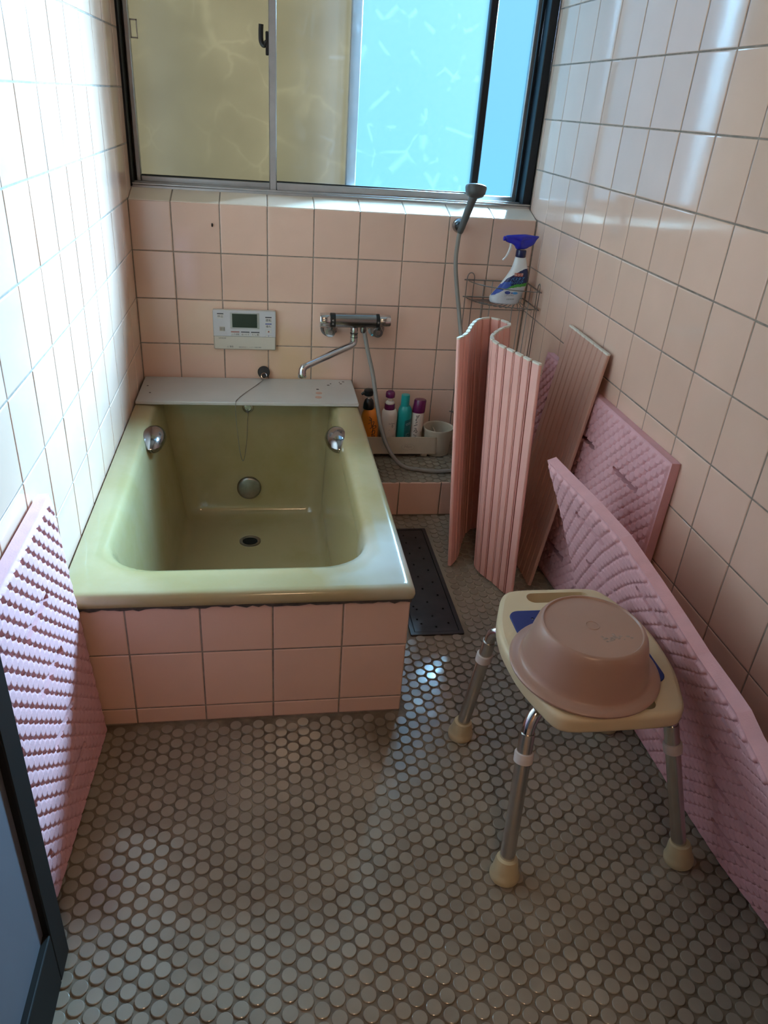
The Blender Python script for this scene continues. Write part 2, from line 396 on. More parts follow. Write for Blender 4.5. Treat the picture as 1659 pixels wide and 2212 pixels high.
# floor
fl = struct('floor', MB().box((.729, -1.30, -.2), (RW+.02, -.355, -.0026)).box((-.02, YF, -.2), (RW+.02, -1.30, -.0026)), 'floor_grout', 'floor of small round grey mosaic tiles', 'floor')
GX0, GX1, GY0, GY1 = .806, .957, -1.026, -.450
pits = []
ix = 0
PX, PY = .02555, .0300
for i in range(-20, 60):
    X = .396+i*PX
    if X < .008 or X > RW-.008: continue
    for j in range(-90, 60):
        Y = -1.862+j*PY-(PY/2 if i % 2 else 0)
        if Y < -2.5 or Y > -.362: continue
        if Y > -1.318 and X < .742: continue
        if GX0-.010 < X < GX1+.010 and GY0-.010 < Y < GY1+.010: continue
        pits.append((X+random.uniform(-.0006, .0006), Y+random.uniform(-.0006, .0006)))
def inview(X, Y):
    d = np.array([X, Y, 0])-CAM; z = d@_f; u = IW/2+FPX*(d@_R)/z; v = IH/2-FPX*(d@_U)/z
    return z > .1 and 0 < u < IW and 0 < v < IH and not (u < 150 and v < 2212)
def disc(n=16, r=.0134):
    prof = [(r, -.006), (r, -.0015), (r*.965, -.0005), (r*.90, 0.0)]
    mb = MB(); mb.lathe((0,0,0), prof, n, cap0=False); return mb
dm = disc(); disc_me = bpy.data.meshes.new('round_tile'); disc_me.from_pydata(dm.v, [], dm.f); disc_me.materials.append(MATS['penny']); disc_me.shade_smooth(); disc_me.set_sharp_from_angle(angle=math.radians(18))
vis = [p for p in pits if inview(*p) and not (.86 < p[0] < 1.25 and -1.75 < p[1] < -1.3)]
vis.sort(key=lambda p: (p[0]-CAM[0])**2+(p[1]-CAM[1])**2)
near = set(vis[:300])
for p in vis[:300]:
    o = bpy.data.objects.new('round_tile', disc_me); COL.objects.link(o); o.parent = fl; o.location = (p[0], p[1], random.uniform(-.0006, .0003)); o.rotation_euler = (random.uniform(-.016, .016), random.uniform(-.016, .016), random.uniform(0, 6))
def disc_field(name, pts, z, parent):
    n = len(dm.v); base = np.array(dm.v); vs = []; fs = []
    for k, p in enumerate(pts):
        a, b = random.uniform(-.016, .016), random.uniform(-.016, .016); v = base.copy(); v[:, 2] += base[:, 0]*a+base[:, 1]*b+random.uniform(-.0006, .0003); v += np.array([p[0], p[1], z])
        vs.append(v); fs += [tuple(i+k*n for i in f) for f in dm.f]
    me = bpy.data.meshes.new(name); me.from_pydata(np.concatenate(vs).tolist(), [], fs); me.materials.append(MATS['penny']); me.shade_smooth(); me.set_sharp_from_angle(angle=math.radians(18))
    o = bpy.data.objects.new(name, me); COL.objects.link(o); o.parent = parent; o['kind'] = 'stuff'; return o
disc_field('round_tile_field', [p for p in pits if p not in near], 0, fl)
# ledge behind the tub side
LZ, LY = .130, -.355
lg = struct('trim_2', MB().box((.7305, LY+.0014, -.1), (RW, .0, LZ-.0026)), 'floor_grout', 'low tiled step along the back wall beside the bathtub', 'step')
for x0, x1 in zip(*(lambda c: (c[:-1], c[1:]))(cuts(.7305, RW, .8745, .148))):
    put_tile(lg, ((x0+x1)/2, LY, .065), x1-x0, .128, (0,-1,0), (0,0,1))
lp = [(.396+i*PX, -.3405+j*PY+(PY/2 if i % 2 else 0)) for i in range(0, 40) for j in range(0, 12)]
disc_field('round_tile_field', [p for p in lp if .745 < p[0] < RW-.012 and p[1] < -.012], LZ, lg)
# ceiling, front wall with doorway, hallway beyond
struct('ceiling', MB().box((-.12, YF-.1, 2.25), (RW+.12, .3, 2.35)), 'ceiling', 'plain pale bathroom ceiling', 'ceiling')
struct('wall_front', MB().box((-.12, YF-.10, -.2), (.05, YF, 2.3)).box((.86, YF-.10, -.2), (RW+.12, YF, 2.3)).box((.05, YF-.10, 1.95), (.86, YF, 2.3)), 'tile', 'wall with the open doorway', 'wall')
struct('wall_hallway', MB().box((-.8, -4.2, -.1), (2.0, -4.1, 2.4)).box((-.8, -4.2, -.1), (-.7, YF-.1, 2.4)).box((1.9, -4.2, -.1), (2.0, YF-.1, 2.4)).box((-.8, -4.2, 2.3), (2.0, YF-.1, 2.4)).box((-.8, -4.2, -.1), (2.0, YF-.1, -.02))
       .box((-.8, YF-.11, -.1), (-.12, YF-.1, 2.4)).box((RW+.12, YF-.11, -.1), (2.0, YF-.1, 2.4)), 'hall', 'plain walls of the hallway beyond the doorway', 'wall')
hl0 = thing('fill_lamp', 'added round fill lamp, out of view in the hallway beyond the doorway', 'lamp', (.55, -3.35, 2.28))  # unseen lamp added to send warm fill light through the doorway
MB().lathe((.55, -3.35, 2.30), [(.10, 0), (.10, -.02), (.09, -.022)], 24).build('fill_lamp_base', 'white_plastic', hl0)
MB().lathe((.55, -3.35, 2.279), [(.16, 0), (.17, -.02), (.15, -.05), (.08, -.07), (.0001, -.075)], 28).build('fill_lamp_shade', 'fill_lamp_glow', hl0)
# ------------------------------------------------------------------ window
wn = thing('window_1', 'aluminium sliding window with figured frosted glass above the bath', 'window', (RW/2, .12, .98)); wn['kind'] = 'structure'
ZT = 2.00
MB().bbox((.0, .093, .962), (RW, .205, .985), .002).bbox((.0, .093, .985), (RW, .098, .991), .001).bbox((0, .131, .985), (RW, .136, .993), .001).bbox((0, .093, ZT-.03), (RW, .205, ZT), .002).build('window_frame', 'aluminium', wn)
MB().bbox((-.001, .093, .978), (.006, .205, ZT), .001).build('frame_jamb', 'dark_sash', wn)
MB().bbox((1.3185, .098, .985), (RW-.001, .205, ZT), .002).bbox((1.308, .150, .985), (1.3185, .160, ZT), .001).build('frame_jamb', 'dark_sash', wn)
MB().bbox((.006, .16, .985), (.011, .20, ZT), .001).build('wood_strip', 'wood_dark', wn)
def sash(x0, x1, y0, y1, wl_, wr_, name, ml, mrr, zb=1.012):
    root = MB().bbox((x0+wl_, y0, .987), (x1-wr_, y1, zb), .002).build(name, 'aluminium', wn)
    MB().bbox((x0, y0, .986), (x0+wl_, y1, ZT-.03), .003).build('stile', ml, root)
    MB().bbox((x1-wr_, y0, .986), (x1, y1, ZT-.03), .003).build('stile', mrr, root)
    MB().bbox((x0+wl_, y0, ZT-.06), (x1-wr_, y1, ZT-.03), .002).build('top_rail', 'aluminium', root)
    ym = (y0+y1)/2
    MB().add([(x0+wl_, ym, zb), (x1-wr_, ym, zb), (x1-wr_, ym, ZT-.06), (x0+wl_, ym, ZT-.06)], [(0,1,2,3)]).build('glass_pane', 'figured_glass', root, fix=False)
    MB().bbox((x0+wl_, y0+.004, zb), (x1-wr_, ym-.001, zb+.004), .001).build('gasket', 'rubber', root)
    return root
so = sash(.012, .732, .140, .166, .016, .034, 'outer_sash', 'aluminium', 'aluminium', 1.008)
si = sash(.442, 1.151, .102, .128, .024, .025, 'inner_sash', 'aluminium', 'dark_sash', 1.014)
# finger pull, crescent lock
MB().bbox((.031, .138, 1.388), (.052, .1395, 1.392), .0004).bbox((.031, .138, 1.434), (.052, .1395, 1.438), .0004).bbox((.031, .138, 1.388), (.034, .1395, 1.438), .0004).bbox((.049, .138, 1.388), (.052, .1395, 1.438), .0004).build('finger_pull', 'steel', so)
MB().bbox((.433, .106, 1.372), (.4425, .124, 1.435), .002).tube(spline([(.437, .112, 1.408), (.428, .112, 1.398), (.420, .112, 1.408), (.419, .112, 1.430), (.420, .112, 1.452)], 5), .0075, 8).build('crescent_lock', 'black', si)
sc_ = MB().bbox((.712, .176, .988), (.736, .196, ZT-.03), .002).bbox((1.300, .176, .988), (1.318, .196, ZT-.03), .002).bbox((.736, .176, .988), (1.300, .196, 1.004), .002).build('screen_frame', 'aluminium', wn)
MB().add([(.736, .186, 1.004), (1.300, .186, 1.004), (1.300, .186, ZT-.03), (.736, .186, ZT-.03)], [(0,1,2,3)]).build('insect_mesh', 'screen_mesh', sc_, fix=False)
MB().bbox((-.02, .215, .96), (.716, .225, ZT), .002).build('storm_shutter', 'shutter', wn)
# ------------------------------------------------------------------ open door leaf
dr = thing('door_1', 'dark bronze door leaf standing open along the left wall', 'door', (.075, -2.15, 0)); dr['kind'] = 'structure'
DX0, DX1, DY0, DY1 = .062, .087, -2.49, -1.815
MB().bbox((DX0, DY1-.052, .004), (DX1, DY1, 1.90), .002).build('stile', 'bronze', dr)
MB().bbox((DX0, DY0, .004), (DX1, DY0+.05, 1.90), .002).build('stile', 'bronze', dr)
MB().bbox((DX0, DY0+.05, .004), (DX1, DY1-.052, .13), .002).build('bottom_rail', 'bronze', dr)
MB().bbox((DX0, DY0+.05, 1.84), (DX1, DY1-.052, 1.90), .002).build('top_rail', 'bronze', dr)
MB().bbox((DX0+.008, DY0+.05, .13), (DX1-.010, DY1-.052, 1.84), .001).build('door_panel', 'door_panel', dr)
# ------------------------------------------------------------------ bathtub and its tiled surround
ap = struct('trim_3', MB().box((.0, -1.3006, -.1), (.7276, -1.262, .342)).box((.690, -1.262, -.1), (.7276, -.3, .342)), 'grout', 'pink tiled front and side panel of the bathtub', 'tub surround')
zr = [0, .045, .199, .346]
xr = [0]+[.1261+.152*i for i in range(4)]+[.7290]
for i in range(len(xr)-1):
    for j in range(3): put_tile(ap, ((xr[i]+xr[i+1])/2, -1.302, (zr[j]+zr[j+1])/2), xr[i+1]-xr[i], zr[j+1]-zr[j], (0,-1,0), (0,0,1))
yr = cuts(-1.302, -.355, -1.302, .152)
for i in range(len(yr)-1):
    for j in range(3): put_tile(ap, (.729, (yr[i]+yr[i+1])/2, (zr[j]+zr[j+1])/2), yr[i+1]-yr[i], zr[j+1]-zr[j], (1,0,0), (0,0,1))
tb = thing('bathtub', 'pale olive green bathtub with wide flat rim', 'bathtub', (.37, -.65, 0))
def rr3(x0, x1, y0, y1, rf, rb, z, n=9):
    """rounded rectangle, front (low y) radius rf and back radius rb"""
    out = []
    for cx, cy, a0, r in ((x1-rb, y1-rb, 0, rb), (x0+rb, y1-rb, 90, rb), (x0+rf, y0+rf, 180, rf), (x1-rf, y0+rf, 270, rf)):
        for k in range(n+1):
            a = math.radians(a0+90*k/n); out.append((cx+r*math.cos(a), cy+r*math.sin(a), z))
    return out
TZ = .362
OUT = (.0025, .737, -1.317, -.003)
rg = []
def o_(d, z, r=.014): rg.append(rr3(OUT[0]+d*.2, OUT[1]-d, OUT[2]+d, OUT[3]-d*.2, r, .008, z))
o_(.006, .330); o_(.001, .334); o_(0, .343); o_(.002, .352); o_(.006, .358); o_(.013, TZ-.0008); o_(.022, TZ)
def i_(x0, x1, y0, y1, rf, rb, z): rg.append(rr3(x0, x1, y0, y1, rf, rb, z))
i_(.040, .686, -1.252, -.060, .07, .05, TZ)
i_(.058, .664, -1.226, -.075, .10, .06, TZ-.002)
i_(.067, .654, -1.212, -.083, .115, .06, TZ-.008)
i_(.073, .648, -1.203, -.088, .115, .06, TZ-.020)
i_(.080, .643, -1.194, -.091, .11, .06, TZ-.045)
i_(.095, .636, -1.165, -.096, .10, .06, .20)
i_(.122, .626, -1.110, -.108, .09, .055, -.02)
i_(.130, .622, -1.092, -.114, .09, .05, -.085)
i_(.140, .613, -1.078, -.126, .08, .05, -.110)
i_(.160, .594, -1.055, -.146, .07, .045, -.1195)
i_(.200, .560, -1.000, -.185, .06, .04, -.1215)
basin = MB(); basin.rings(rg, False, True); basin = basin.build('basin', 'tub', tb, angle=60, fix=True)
# caulk line under the rim
random.seed(3)
ck = MB(); k = 0
pts = [(x, -1.3065+random.uniform(-.0008, .0008), .3285+random.uniform(-.003, .0015)) for x in np.linspace(.012, .728, 60)]
ck.tube(pts, [.0060+random.uniform(-.0018, .0025) for _ in pts], 6).build('sealant', 'caulk', tb)
for s_, cx, cy in ((1, .084, -.462), (-1, .643, -.458)):
    prof = [(.0001, -.040), (.45, -.035), (.72, -.026), (.92, -.012), (1.0, 0), (.93, .012), (.74, .024), (.45, .033), (.0001, .038)]
    hb = MB(); hb.lathe((cx, cy, .335), [(r*.040, h*.85) for r, h in prof], 28, sx=1.0, sy=2.0)
    hb.build('grip_handle', 'dark_chrome', tb)
iz = .0; yb = -.1065
MB().lathe((.3585, yb, -.012), [(.0405, -.002), (.0435, .002), (.0435, .012), (.0415, .015), (.036, .017), (.0001, .0175)], 36, (0,-1,.05)).build('water_inlet', 'steel', tb)
MB().lathe((.3605, -.0925, .296), [(.0195, -.006), (.0195, .003), (.017, .006), (.0125, .007), (.011, .004), (.0001, .004)], 26, (0,-1,0)).build('chain_fitting', 'chrome', tb)
dz = -.1212
d_ = MB().lathe((.3625, -.315, dz), [(.037, .0), (.037, .002), (.033, .0035), (.027, .002), (.0255, -.001)], 32, cap0=False, cap1=False).build('drain', 'steel', tb)
MB().lathe((.3625, -.315, dz), [(.0265, .0003), (.0001, .0006)], 28, cap0=False).build('drain_hole', 'void', d_)
# grey shelf board over the back of the tub
sh = thing('bath_shelf', 'grey board laid across the back end of the bathtub', 'shelf', (.37, -.13, .3635))
bd = MB(); bd.bbox((.0065, -.252, .3635), (.7335, -.0075, .3755), .0025); bd.build('board', 'shelf', sh)
for (u, v, r) in ((689, 849, .0115), (688, 858, .0115), (686, 841, .005)):
    p = px(u, v, 2, .3757); MB().lathe(p, [(r, -.001), (r, .0002), (r*.86, .0004), (.0001, .0004)], 18).build('cup_mark', 'slat_back' if r > .006 else 'ink', sh)
for (u, v) in ((324, 848), (319, 833), (709, 832), (714, 829), (733, 826), (736, 829), (741, 825)):
    p = px(u, v, 2, .3757); MB().lathe(p, [(.0028, -.001), (.0028, .0004), (.0001, .0005)], 8, sx=random.uniform(.8, 1.8)).build('mould_spot', 'caulk', sh)
# rubber plug on its bead chain
pl = thing('drain_plug', 'black rubber drain plug on a bead chain, resting on the grey shelf', 'plug', (.417, -.02, .376))
ax = Vector((0, -1, .42)).normalized()
MB().lathe(Vector((.417, -.0105, .3985)), [(.0185, -.004), (.021, .002), (.0215, .009), (.0195, .012), (.0001, .0125)], 28, ax).build('plug', 'rubber', pl)
rc = Vector((.4175, -.030, .3925)); u_ = Vector((1,0,0)); v_ = ax.cross(u_)
MB().tube([rc+u_*(.0095*math.cos(t))+v_*(.0095*math.sin(t)) for t in np.linspace(0, 2*math.pi, 22)], .0011, 6).build('ring', 'chrome', pl)
cp = spline([(.4135, -.040, .379), (.392, -.085, .377), (.352, -.170, .377), (.331, -.225, .377), (.3245, -.2535, .3755), (.3235, -.258, .345), (.326, -.245, .28), (.330, -.205, .20), (.334, -.165, .140), (.341, -.150, .116), (.349, -.135, .140), (.3555, -.118, .20), (.3595, -.105, .26), (.3605, -.0985, .292)], 12)
dist = 0; beads = [cp[0]]
for a, b in zip(cp, cp[1:]):
    sgl = (b-a).length; dist += sgl
    if dist >= .0042: beads.append(b); dist = 0
ch = MB()
for b in beads: ch.lathe(b, [(.0001, -.0017), (.0012, -.0012), (.0017, 0), (.0012, .0012), (.0001, .0017)], 6)
ch.tube(cp, .0006, 4)
ch.build('bead_chain', 'steel', pl)
# ------------------------------------------------------------------ bath controller
ct = thing('bath_controller', 'white wall control panel with dark display above the bathtub', 'controller', (.3535, 0, .55))
CX0, CX1, CZ0, CZ1, CY = .247, .460, .481, .6185, -.018
def cp_(x, z, y=CY-.0006): return (CX0+(CX1-CX0)*x, y, CZ1-(CZ1-CZ0)*z)
MB().bbox((CX0, CY, CZ0), (CX1, -.0015, CZ1), .004).build('body', 'panel_cream', ct)
MB().bbox((CX0+.001, CY-.0012, cp_(0,.655)[2]), (CX1-.001, CY+.002, CZ1-.001), .0015).build('upper_face', 'panel_grey', ct)
YU = CY-.0014
def rectp(name, x0, x1, z0, z1, m, y=YU, t=.0008, par=None):
    a = cp_(x0, z1, y-t); b = cp_(x1, z0, y+.0006)
    return MB().bbox(a, b, .0006).build(name, m, par or ct)
bz = rectp('display_bezel', .275, .735, .06, .455, 'aluminium')
rectp('display', .305, .70, .085, .425, 'screen', YU-.0008, .0006, bz)
for nm, x0, x1, z0, z1, bar, tx in (('button', .28, .415, .56, .645, 'red_ink', 'ふろ自動'), ('button', .44, .575, .56, .645, 'ink', '追いだき'), ('button', .60, .735, .56, .645, 'ink', 'たし湯'), ('button', .83, .93, .175, .285, 'ink', '運転'), ('button', .83, .93, .34, .43, 'blue_ink', '優先'), ('button', .835, .93, .47, .555, None, '▲'), ('button', .835, .93, .605, .69-.04, None, '▼'), ('button', .07, .17, .115, .215, 'ink', '呼出')):
    b_ = rectp(nm, x0, x1, z0, z1, 'white_plastic')
    if bar: rectp('colour_bar', x0, x1, z0-.03, z0-.008, bar, YU, .0004, b_)
    cxm, czm = (x0+x1)/2, (z0+z1)/2
    o0 = cp_(cxm, czm, YU-.0012); col = {'▲': 'red_ink', '▼': 'blue_ink'}.get(tx, 'ink')
    text('lettering', tx, (z1-z0)*.137*.68 if len(tx) < 4 else .0068, col, b_, lambda x, y, o0=o0: (o0[0]+x, o0[1], o0[2]+y))
rectp('speaker_grille', .10, .185, .42, .53, 'panel_cream')
for k in range(6): rectp('grille_slot', .107+k*.0135, .114+k*.0135, .43, .52, 'ink', YU-.0006, .0004)
o0 = cp_(.14, .71, CY-.0005); text('lettering', 'HITACHI', .0062, 'ink', ct, lambda x, y: (o0[0]+x, o0[1], o0[2]+y))
o1 = cp_(.26, .925, CY-.0005); text('lettering', '⚠ 警告', .0066, 'ink', ct, lambda x, y: (o1[0]+x, o1[1], o1[2]+y))
o2 = cp_(.58, .93, CY-.0005); text('lettering', '高温注意 浴そう・シャワーの湯温を確認', .0042, 'ink', ct, lambda x, y: (o2[0]+x, o2[1], o2[2]+y))
rectp('lid_seam', .0, 1.0, .655, .664, 'steel', CY+.0003, .0004)
# ------------------------------------------------------------------ thermostatic mixer tap
mx_ = thing('mixer_tap', 'chrome thermostatic wall mixer with long swivel spout', 'tap', (.73, 0, .57))
A = (1, 0, .012); MZ = .611; MY = -.078
def mp_(x): return Vector((x, MY, MZ+(x-.73)*.012))
MB().lathe(mp_(.657), [(.021, 0), (.0245, .002), (.0245, .141), (.021, .143)], 32, A).build('body', 'dark_chrome', mx_)
MB().lathe(mp_(.642), [(.0245, 0), (.0245, .0155)], 32, A).build('scale_ring', 'black', mx_)
MB().lathe(mp_(.800), [(.0235, 0), (.0235, .0105)], 32, A).build('scale_ring', 'black', mx_)
def knob(x0, ln, r, n):
    mb = MB(); rs = []
    for h, s in ((0, .96), (.002, 1), (ln-.003, 1), (ln, .92)):
        rs.append([mp_(x0+h)+Vector((0, math.cos(a)*r*s*(1-.07*(math.sin(a*n/2)**8)), math.sin(a)*r*s*(1-.07*(math.sin(a*n/2)**8)))) for a in np.linspace(0, 2*math.pi, 48, endpoint=False)])
    mb.rings(rs); return mb
knob(.607, .035, .0245, 8).build('temperature_knob', 'chrome', mx_)
knob(.8105, .0385, .0195, 8).build('flow_knob', 'chrome', mx_)
for j, tx in enumerate(('40', '△')):
    text('lettering', tx, .009, 'white_plastic', mx_, lambda x, y, j=j: (.6495+x*.7, MY-.0252, MZ+.004-.011*j+y))
text('lettering', '切', .008, 'white_plastic', mx_, lambda x, y: (.805+x*.7, MY-.0242, MZ+y))
for x, z in ((.645, .563), (.812, .566)):
    lgx = MB().tube([(x, MY+.01, MZ-.006), (x, -.052, MZ-.022), (x, -.045, z)], [.014, .0145, .0165], 14).lathe((x, -.0015, z), [(.030, 0), (.030, .004), (.021, .009), (.0185, .014), (.0185, .056), (.0165, .060), (.0001, .0605)], 28, (0,-1,0))
    e_ = lgx.build('wall_elbow', 'dark_chrome', mx_)
    MB().lathe((x, -.062, z), [(.0085, 0), (.0085, .0012), (.005, .0016), (.004, .0006), (.0001, .0006)], 16, (0,-1,0)).build('stop_screw', 'steel', e_)
MB().lathe((.726, MY, .588), [(.012, 0), (.0125, -.008), (.0125, -.020), (.0118, -.021), (.0118, -.024), (.0135, -.025), (.0135, -.035)], 22, (0,0,1)).build('spout_joint', 'chrome', mx_)
MB().lathe((.726, MY, .5665), [(.0138, 0), (.0138, .0025)], 22).lathe((.726, MY, .5535), [(.0138, 0), (.0138, .002)], 22).build('joint_band', 'black', mx_)
sp = [(.726, MY, .556), (.726, MY, .540), (.7235, MY-.0025, .532), (.715, MY-.012, .527), (.62, -.175, .5105), (.556, -.238, .5005), (.5455, -.2475, .4975), (.541, -.251, .489), (.5405, -.2515, .479)]
MB().tube(sp, [.0135, .0135, .0132, .0125, .0118, .0112, .012, .0125, .0125], 18).build('spout', 'chrome', mx_)
MB().lathe((.5405, -.2515, .480), [(.0132, 0), (.0136, -.002), (.0136, -.014), (.0125, -.0155), (.0001, -.0155)], 20).build('aerator', 'chrome', mx_)
# ------------------------------------------------------------------ shower bracket, hand shower with hose
br = thing('shower_bracket', 'chrome ball shaped shower holder on the wall below the window', 'holder', (1.072, 0, .922))
MB().lathe((1.074, -.001, .923), [(.0235, 0), (.0235, .003), (.021, .010), (.017, .016), (.011, .022)], 28, (0,-1,0)).build('rosette', 'dark_chrome', br)
MB().lathe((1.0685, -.036, .9255), [(.0001, -.0175), (.010, -.0145), (.0158, -.0075), (.0175, 0), (.0158, .0075), (.010, .0145), (.0001, .0175)], 24, (.18, -.3, 1)).build('cradle', 'black', br)
hs = thing('hand_shower', 'grey hand shower with long grey hose hanging from wall holder', 'shower', (1.07, -.05, .93))
hb_, ht_ = Vector((1.0655, -.060, .913)), Vector((1.0925, -.092, 1.037))
MB().tube([hb_+(ht_-hb_)*t for t in (-.04, 0, .15, .5, .8, 1.0)], [.0088, .0105, .0112, .0122, .0135, .0150], 18).build('handle', 'shower_grey', hs)
hd = (ht_-hb_).normalized(); fa = Vector((.10, .30, 1)).normalized()
MB().lathe(ht_+hd*.003, [(.012, -.020), (.026, -.014), (.0315, -.006), (.0345, .010), (.0340, .015), (.031, .0175), (.0001, .0185)], 34, fa).build('spray_head', 'shower_grey', hs)
hp = spline([(.757, -.078, .590), (.761, -.078, .572), (.7755, -.092, .508), (.793, -.110, .440), (.808, -.150, .35), (.822, -.195, .270), (.846, -.232, .206), (.878, -.253, .163), (.910, -.262, .143), (.950, -.272, .1395), (1.014, -.286, .1385), (1.074, -.281, .1385), (1.140, -.258, .1385), (1.175, -.240, .165), (1.178, -.218, .27), (1.150, -.190, .41), (1.106, -.125, .54), (1.090, -.062, .66), (1.066, -.048, .80), (1.0635, -.054, .88), (1.065, -.0585, .912)], 9)
MB().tube(hp, .0072, 10).build('hose', 'grey_hose', hs)
MB().lathe((.757, -.078, .590), [(.011, 0), (.011, -.012), (.0085, -.020)], 18).build('hose_nut', 'dark_chrome', hs)
# ------------------------------------------------------------------ corner wire rack
rk = thing('corner_rack', 'thin wire corner rack standing on the step in the far right corner', 'rack', (1.24, -.08, LZ))
cxr, cyr = RW-.012, -.010
def arc(z, a=.212, b=.158, n=20, k=1.35):
    return [Vector((cxr-a*math.cos(t)**(2/k if 0 else 1)*1.0, cyr-b*math.sin(t), z)) for t in np.linspace(0, math.pi/2, n)]
wr_ = .0017
for zb, zt in ((.690, .748), (.200, .258)):
    for z in (zb, zt):
        MB().tube(arc(z), wr_*1.1, 6).build('front_wire', 'steel', rk)
        MB().tube([(cxr-.222, cyr, z), (cxr, cyr, z)], wr_*1.5, 6).build('side_wire', 'steel', rk)
        MB().tube([(cxr, cyr-.168, z), (cxr, cyr, z)], wr_*1.5, 6).build('side_wire', 'steel', rk)
    ar = arc(zb, n=16)
    for q in ar[1:-1]:
        c = Vector((cxr-.03, cyr-.022, zb-.001)); MB().tube([c, c+(q-c)*.9+Vector((0,0,-.006)), q+Vector((0, 0, -.003)), q], wr_*.85, 5).build('shelf_wire', 'steel', rk)
for (x, y, dx, dy) in ((cxr-.214, cyr-.003, .026, 0), (cxr-.003, cyr-.160, 0, .020)):
    lo = [(x, y, LZ+.0012), (x, y, .755)]
    top = [(x+dx*(.5-.5*math.cos(t)), y+dy*(.5-.5*math.cos(t)), .755+.018*math.sin(t)) for t in np.linspace(0, math.pi, 9)]
    MB().tube(lo+top[1:]+[(x+dx, y+dy, LZ+.0012)], wr_, 6).build('post_wire', 'steel', rk)
for (x, y) in ((cxr-.15, cyr), (cxr-.12, cyr), (cxr-.035, cyr), (cxr-.008, cyr-.004), (cxr-.003, cyr-.07)):
    MB().tube([(x, y, .19), (x, y, .748)], wr_*.85, 5).build('post_wire', 'steel', rk)
# ------------------------------------------------------------------ spray bottle
sb = thing('spray_bottle', 'white trigger spray bottle with blue head on the wire corner rack', 'bottle', (1.245, -.085, .694))
SBX, SBY, SBZ = 1.249, -.092, .6925
kx, kz = 1.62e-3/7.54, 1.50e-3/7.54
def sl_(cx): return SBX+(cx-880)*kx
def sz_(cy): return SBZ+(1345-cy)*kz
LP = [(1345, 640), (1335, 605), (1300, 592), (1250, 590), (1180, 640), (1080, 712), (1000, 762), (900, 822), (800, 872), (740, 893), (650, 912), (575, 922)]
RP = [(1345, 1040), (1335, 1062), (1300, 1080), (1250, 1092), (1180, 1112), (1080, 1145), (1000, 1164), (900, 1172), (800, 1155), (740, 1134), (650, 1108), (575, 1085)]
def prof_at(cy):
    def it(P):
        for (a, x), (b, y) in zip(P, P[1:]):
            if a >= cy >= b: return x+(y-x)*(a-cy)/(a-b)
        return P[-1][1]
    return it(LP), it(RP)
def halfd(cy):
    t = (1345-cy)/770.0; return (.030*(1-t)**.8+.0125*t) if t > .015 else .027
def front(x, z):
    cy = 1345-(z-SBZ)/kz; cy = max(575, min(1345, cy)); l, r = prof_at(cy); xl, xr_ = sl_(l), sl_(r)
    m = (xl+xr_)/2; h = max((xr_-xl)/2, 1e-4); q = max(-1, min(1, (x-m)/h)); return SBY-halfd(cy)*(1-abs(q)**2.6)**(1/2.6)
body = MB(); NR, NA = 84, 72; rs = []
cys = np.linspace(1345, 575, NR)
for cy in cys:
    l, r = prof_at(cy); xl, xr_ = sl_(l), sl_(r); m = (xl+xr_)/2; h = (xr_-xl)/2; d = halfd(cy)
    rs.append([(m+h*math.copysign(abs(math.cos(a))**(2/2.6), math.cos(a)), SBY+d*math.copysign(abs(math.sin(a))**(2/2.6), math.sin(a)), sz_(cy)) for a in np.linspace(0, 2*math.pi, NA, endpoint=False)])
body.rings(rs)
def zone(cx, cy):
    if cy > 1345-0: return 0
    navy_top = np.interp(cx, [585, 700, 820, 920, 1000, 1080, 1175], [1225, 1090, 925, 850, 790, 752, 738])
    royal = np.interp(cx, [590, 700, 800, 860], [1235, 1160, 1095, 1060])
    gt = np.interp(cx, [780, 860, 950, 1060, 1175], [1100, 1045, 1010, 992, 972]); gb = np.interp(cx, [780, 860, 950, 1060, 1175], [1104, 1078, 1055, 1042, 1030])
    if cy < navy_top: return 0
    if cx < 880:
        if cy < royal and cy < np.interp(cx, [590, 780, 880], [1240, 1104, 1040]): return 3 if cy > np.interp(cx, [700, 800, 880], [1000, 985, 965]) or cx < 780 else 2
    if cx >= 780 and gt <= cy <= gb: return 4
    if cx >= 840 and cy < gt: return 2
    return 1
mi = []
for i, f in enumerate(body.f):
    c = sum((Vector(body.v[k]) for k in f), Vector())/len(f); mi.append(zone((c.x-SBX)/kx+880, 1345-(c.z-SBZ)/kz) if c.y < SBY+.004 else 0)
body.mi = mi
body.build('bottle_body', ['spray_white', 'spray_silver', 'spray_navy', 'spray_royal', 'spray_green'], sb)
def on_s(x, z): return (x, front(x, z)-.0007, z)
def stext(body_, size, m, cx, cy, shear=.25, sxx=1.0): text('lettering', body_, size, m, sb, lambda x, y: on_s(sl_(cx)+x*sxx+y*shear, sz_(cy)+y+x*.05))
for (x0, x1, y0, y1) in ((918, 1056, 822, 876),):
    q = MB()
    for i in range(8):
        a, b = x0+(x1-x0)*i/8, x0+(x1-x0)*(i+1)/8
        q.add([tuple(Vector(on_s(sl_(a), sz_(y1)))+Vector((0,.0003,0))), tuple(Vector(on_s(sl_(b), sz_(y1)))+Vector((0,.0003,0))), tuple(Vector(on_s(sl_(b), sz_(y0)))+Vector((0,.0003,0))), tuple(Vector(on_s(sl_(a), sz_(y0)))+Vector((0,.0003,0)))], [(0,1,2,3)])
    q.build('brand_patch', 'red_ink', sb, fix=False)
stext('ルック', .0108, 'spray_white', 986, 850, .1)
stext('バスタブ', .0125, 'sky_ink', 975, 922, .3, .9)
stext('クレンジング', .0115, 'sky_ink', 955, 975, .3, .72)
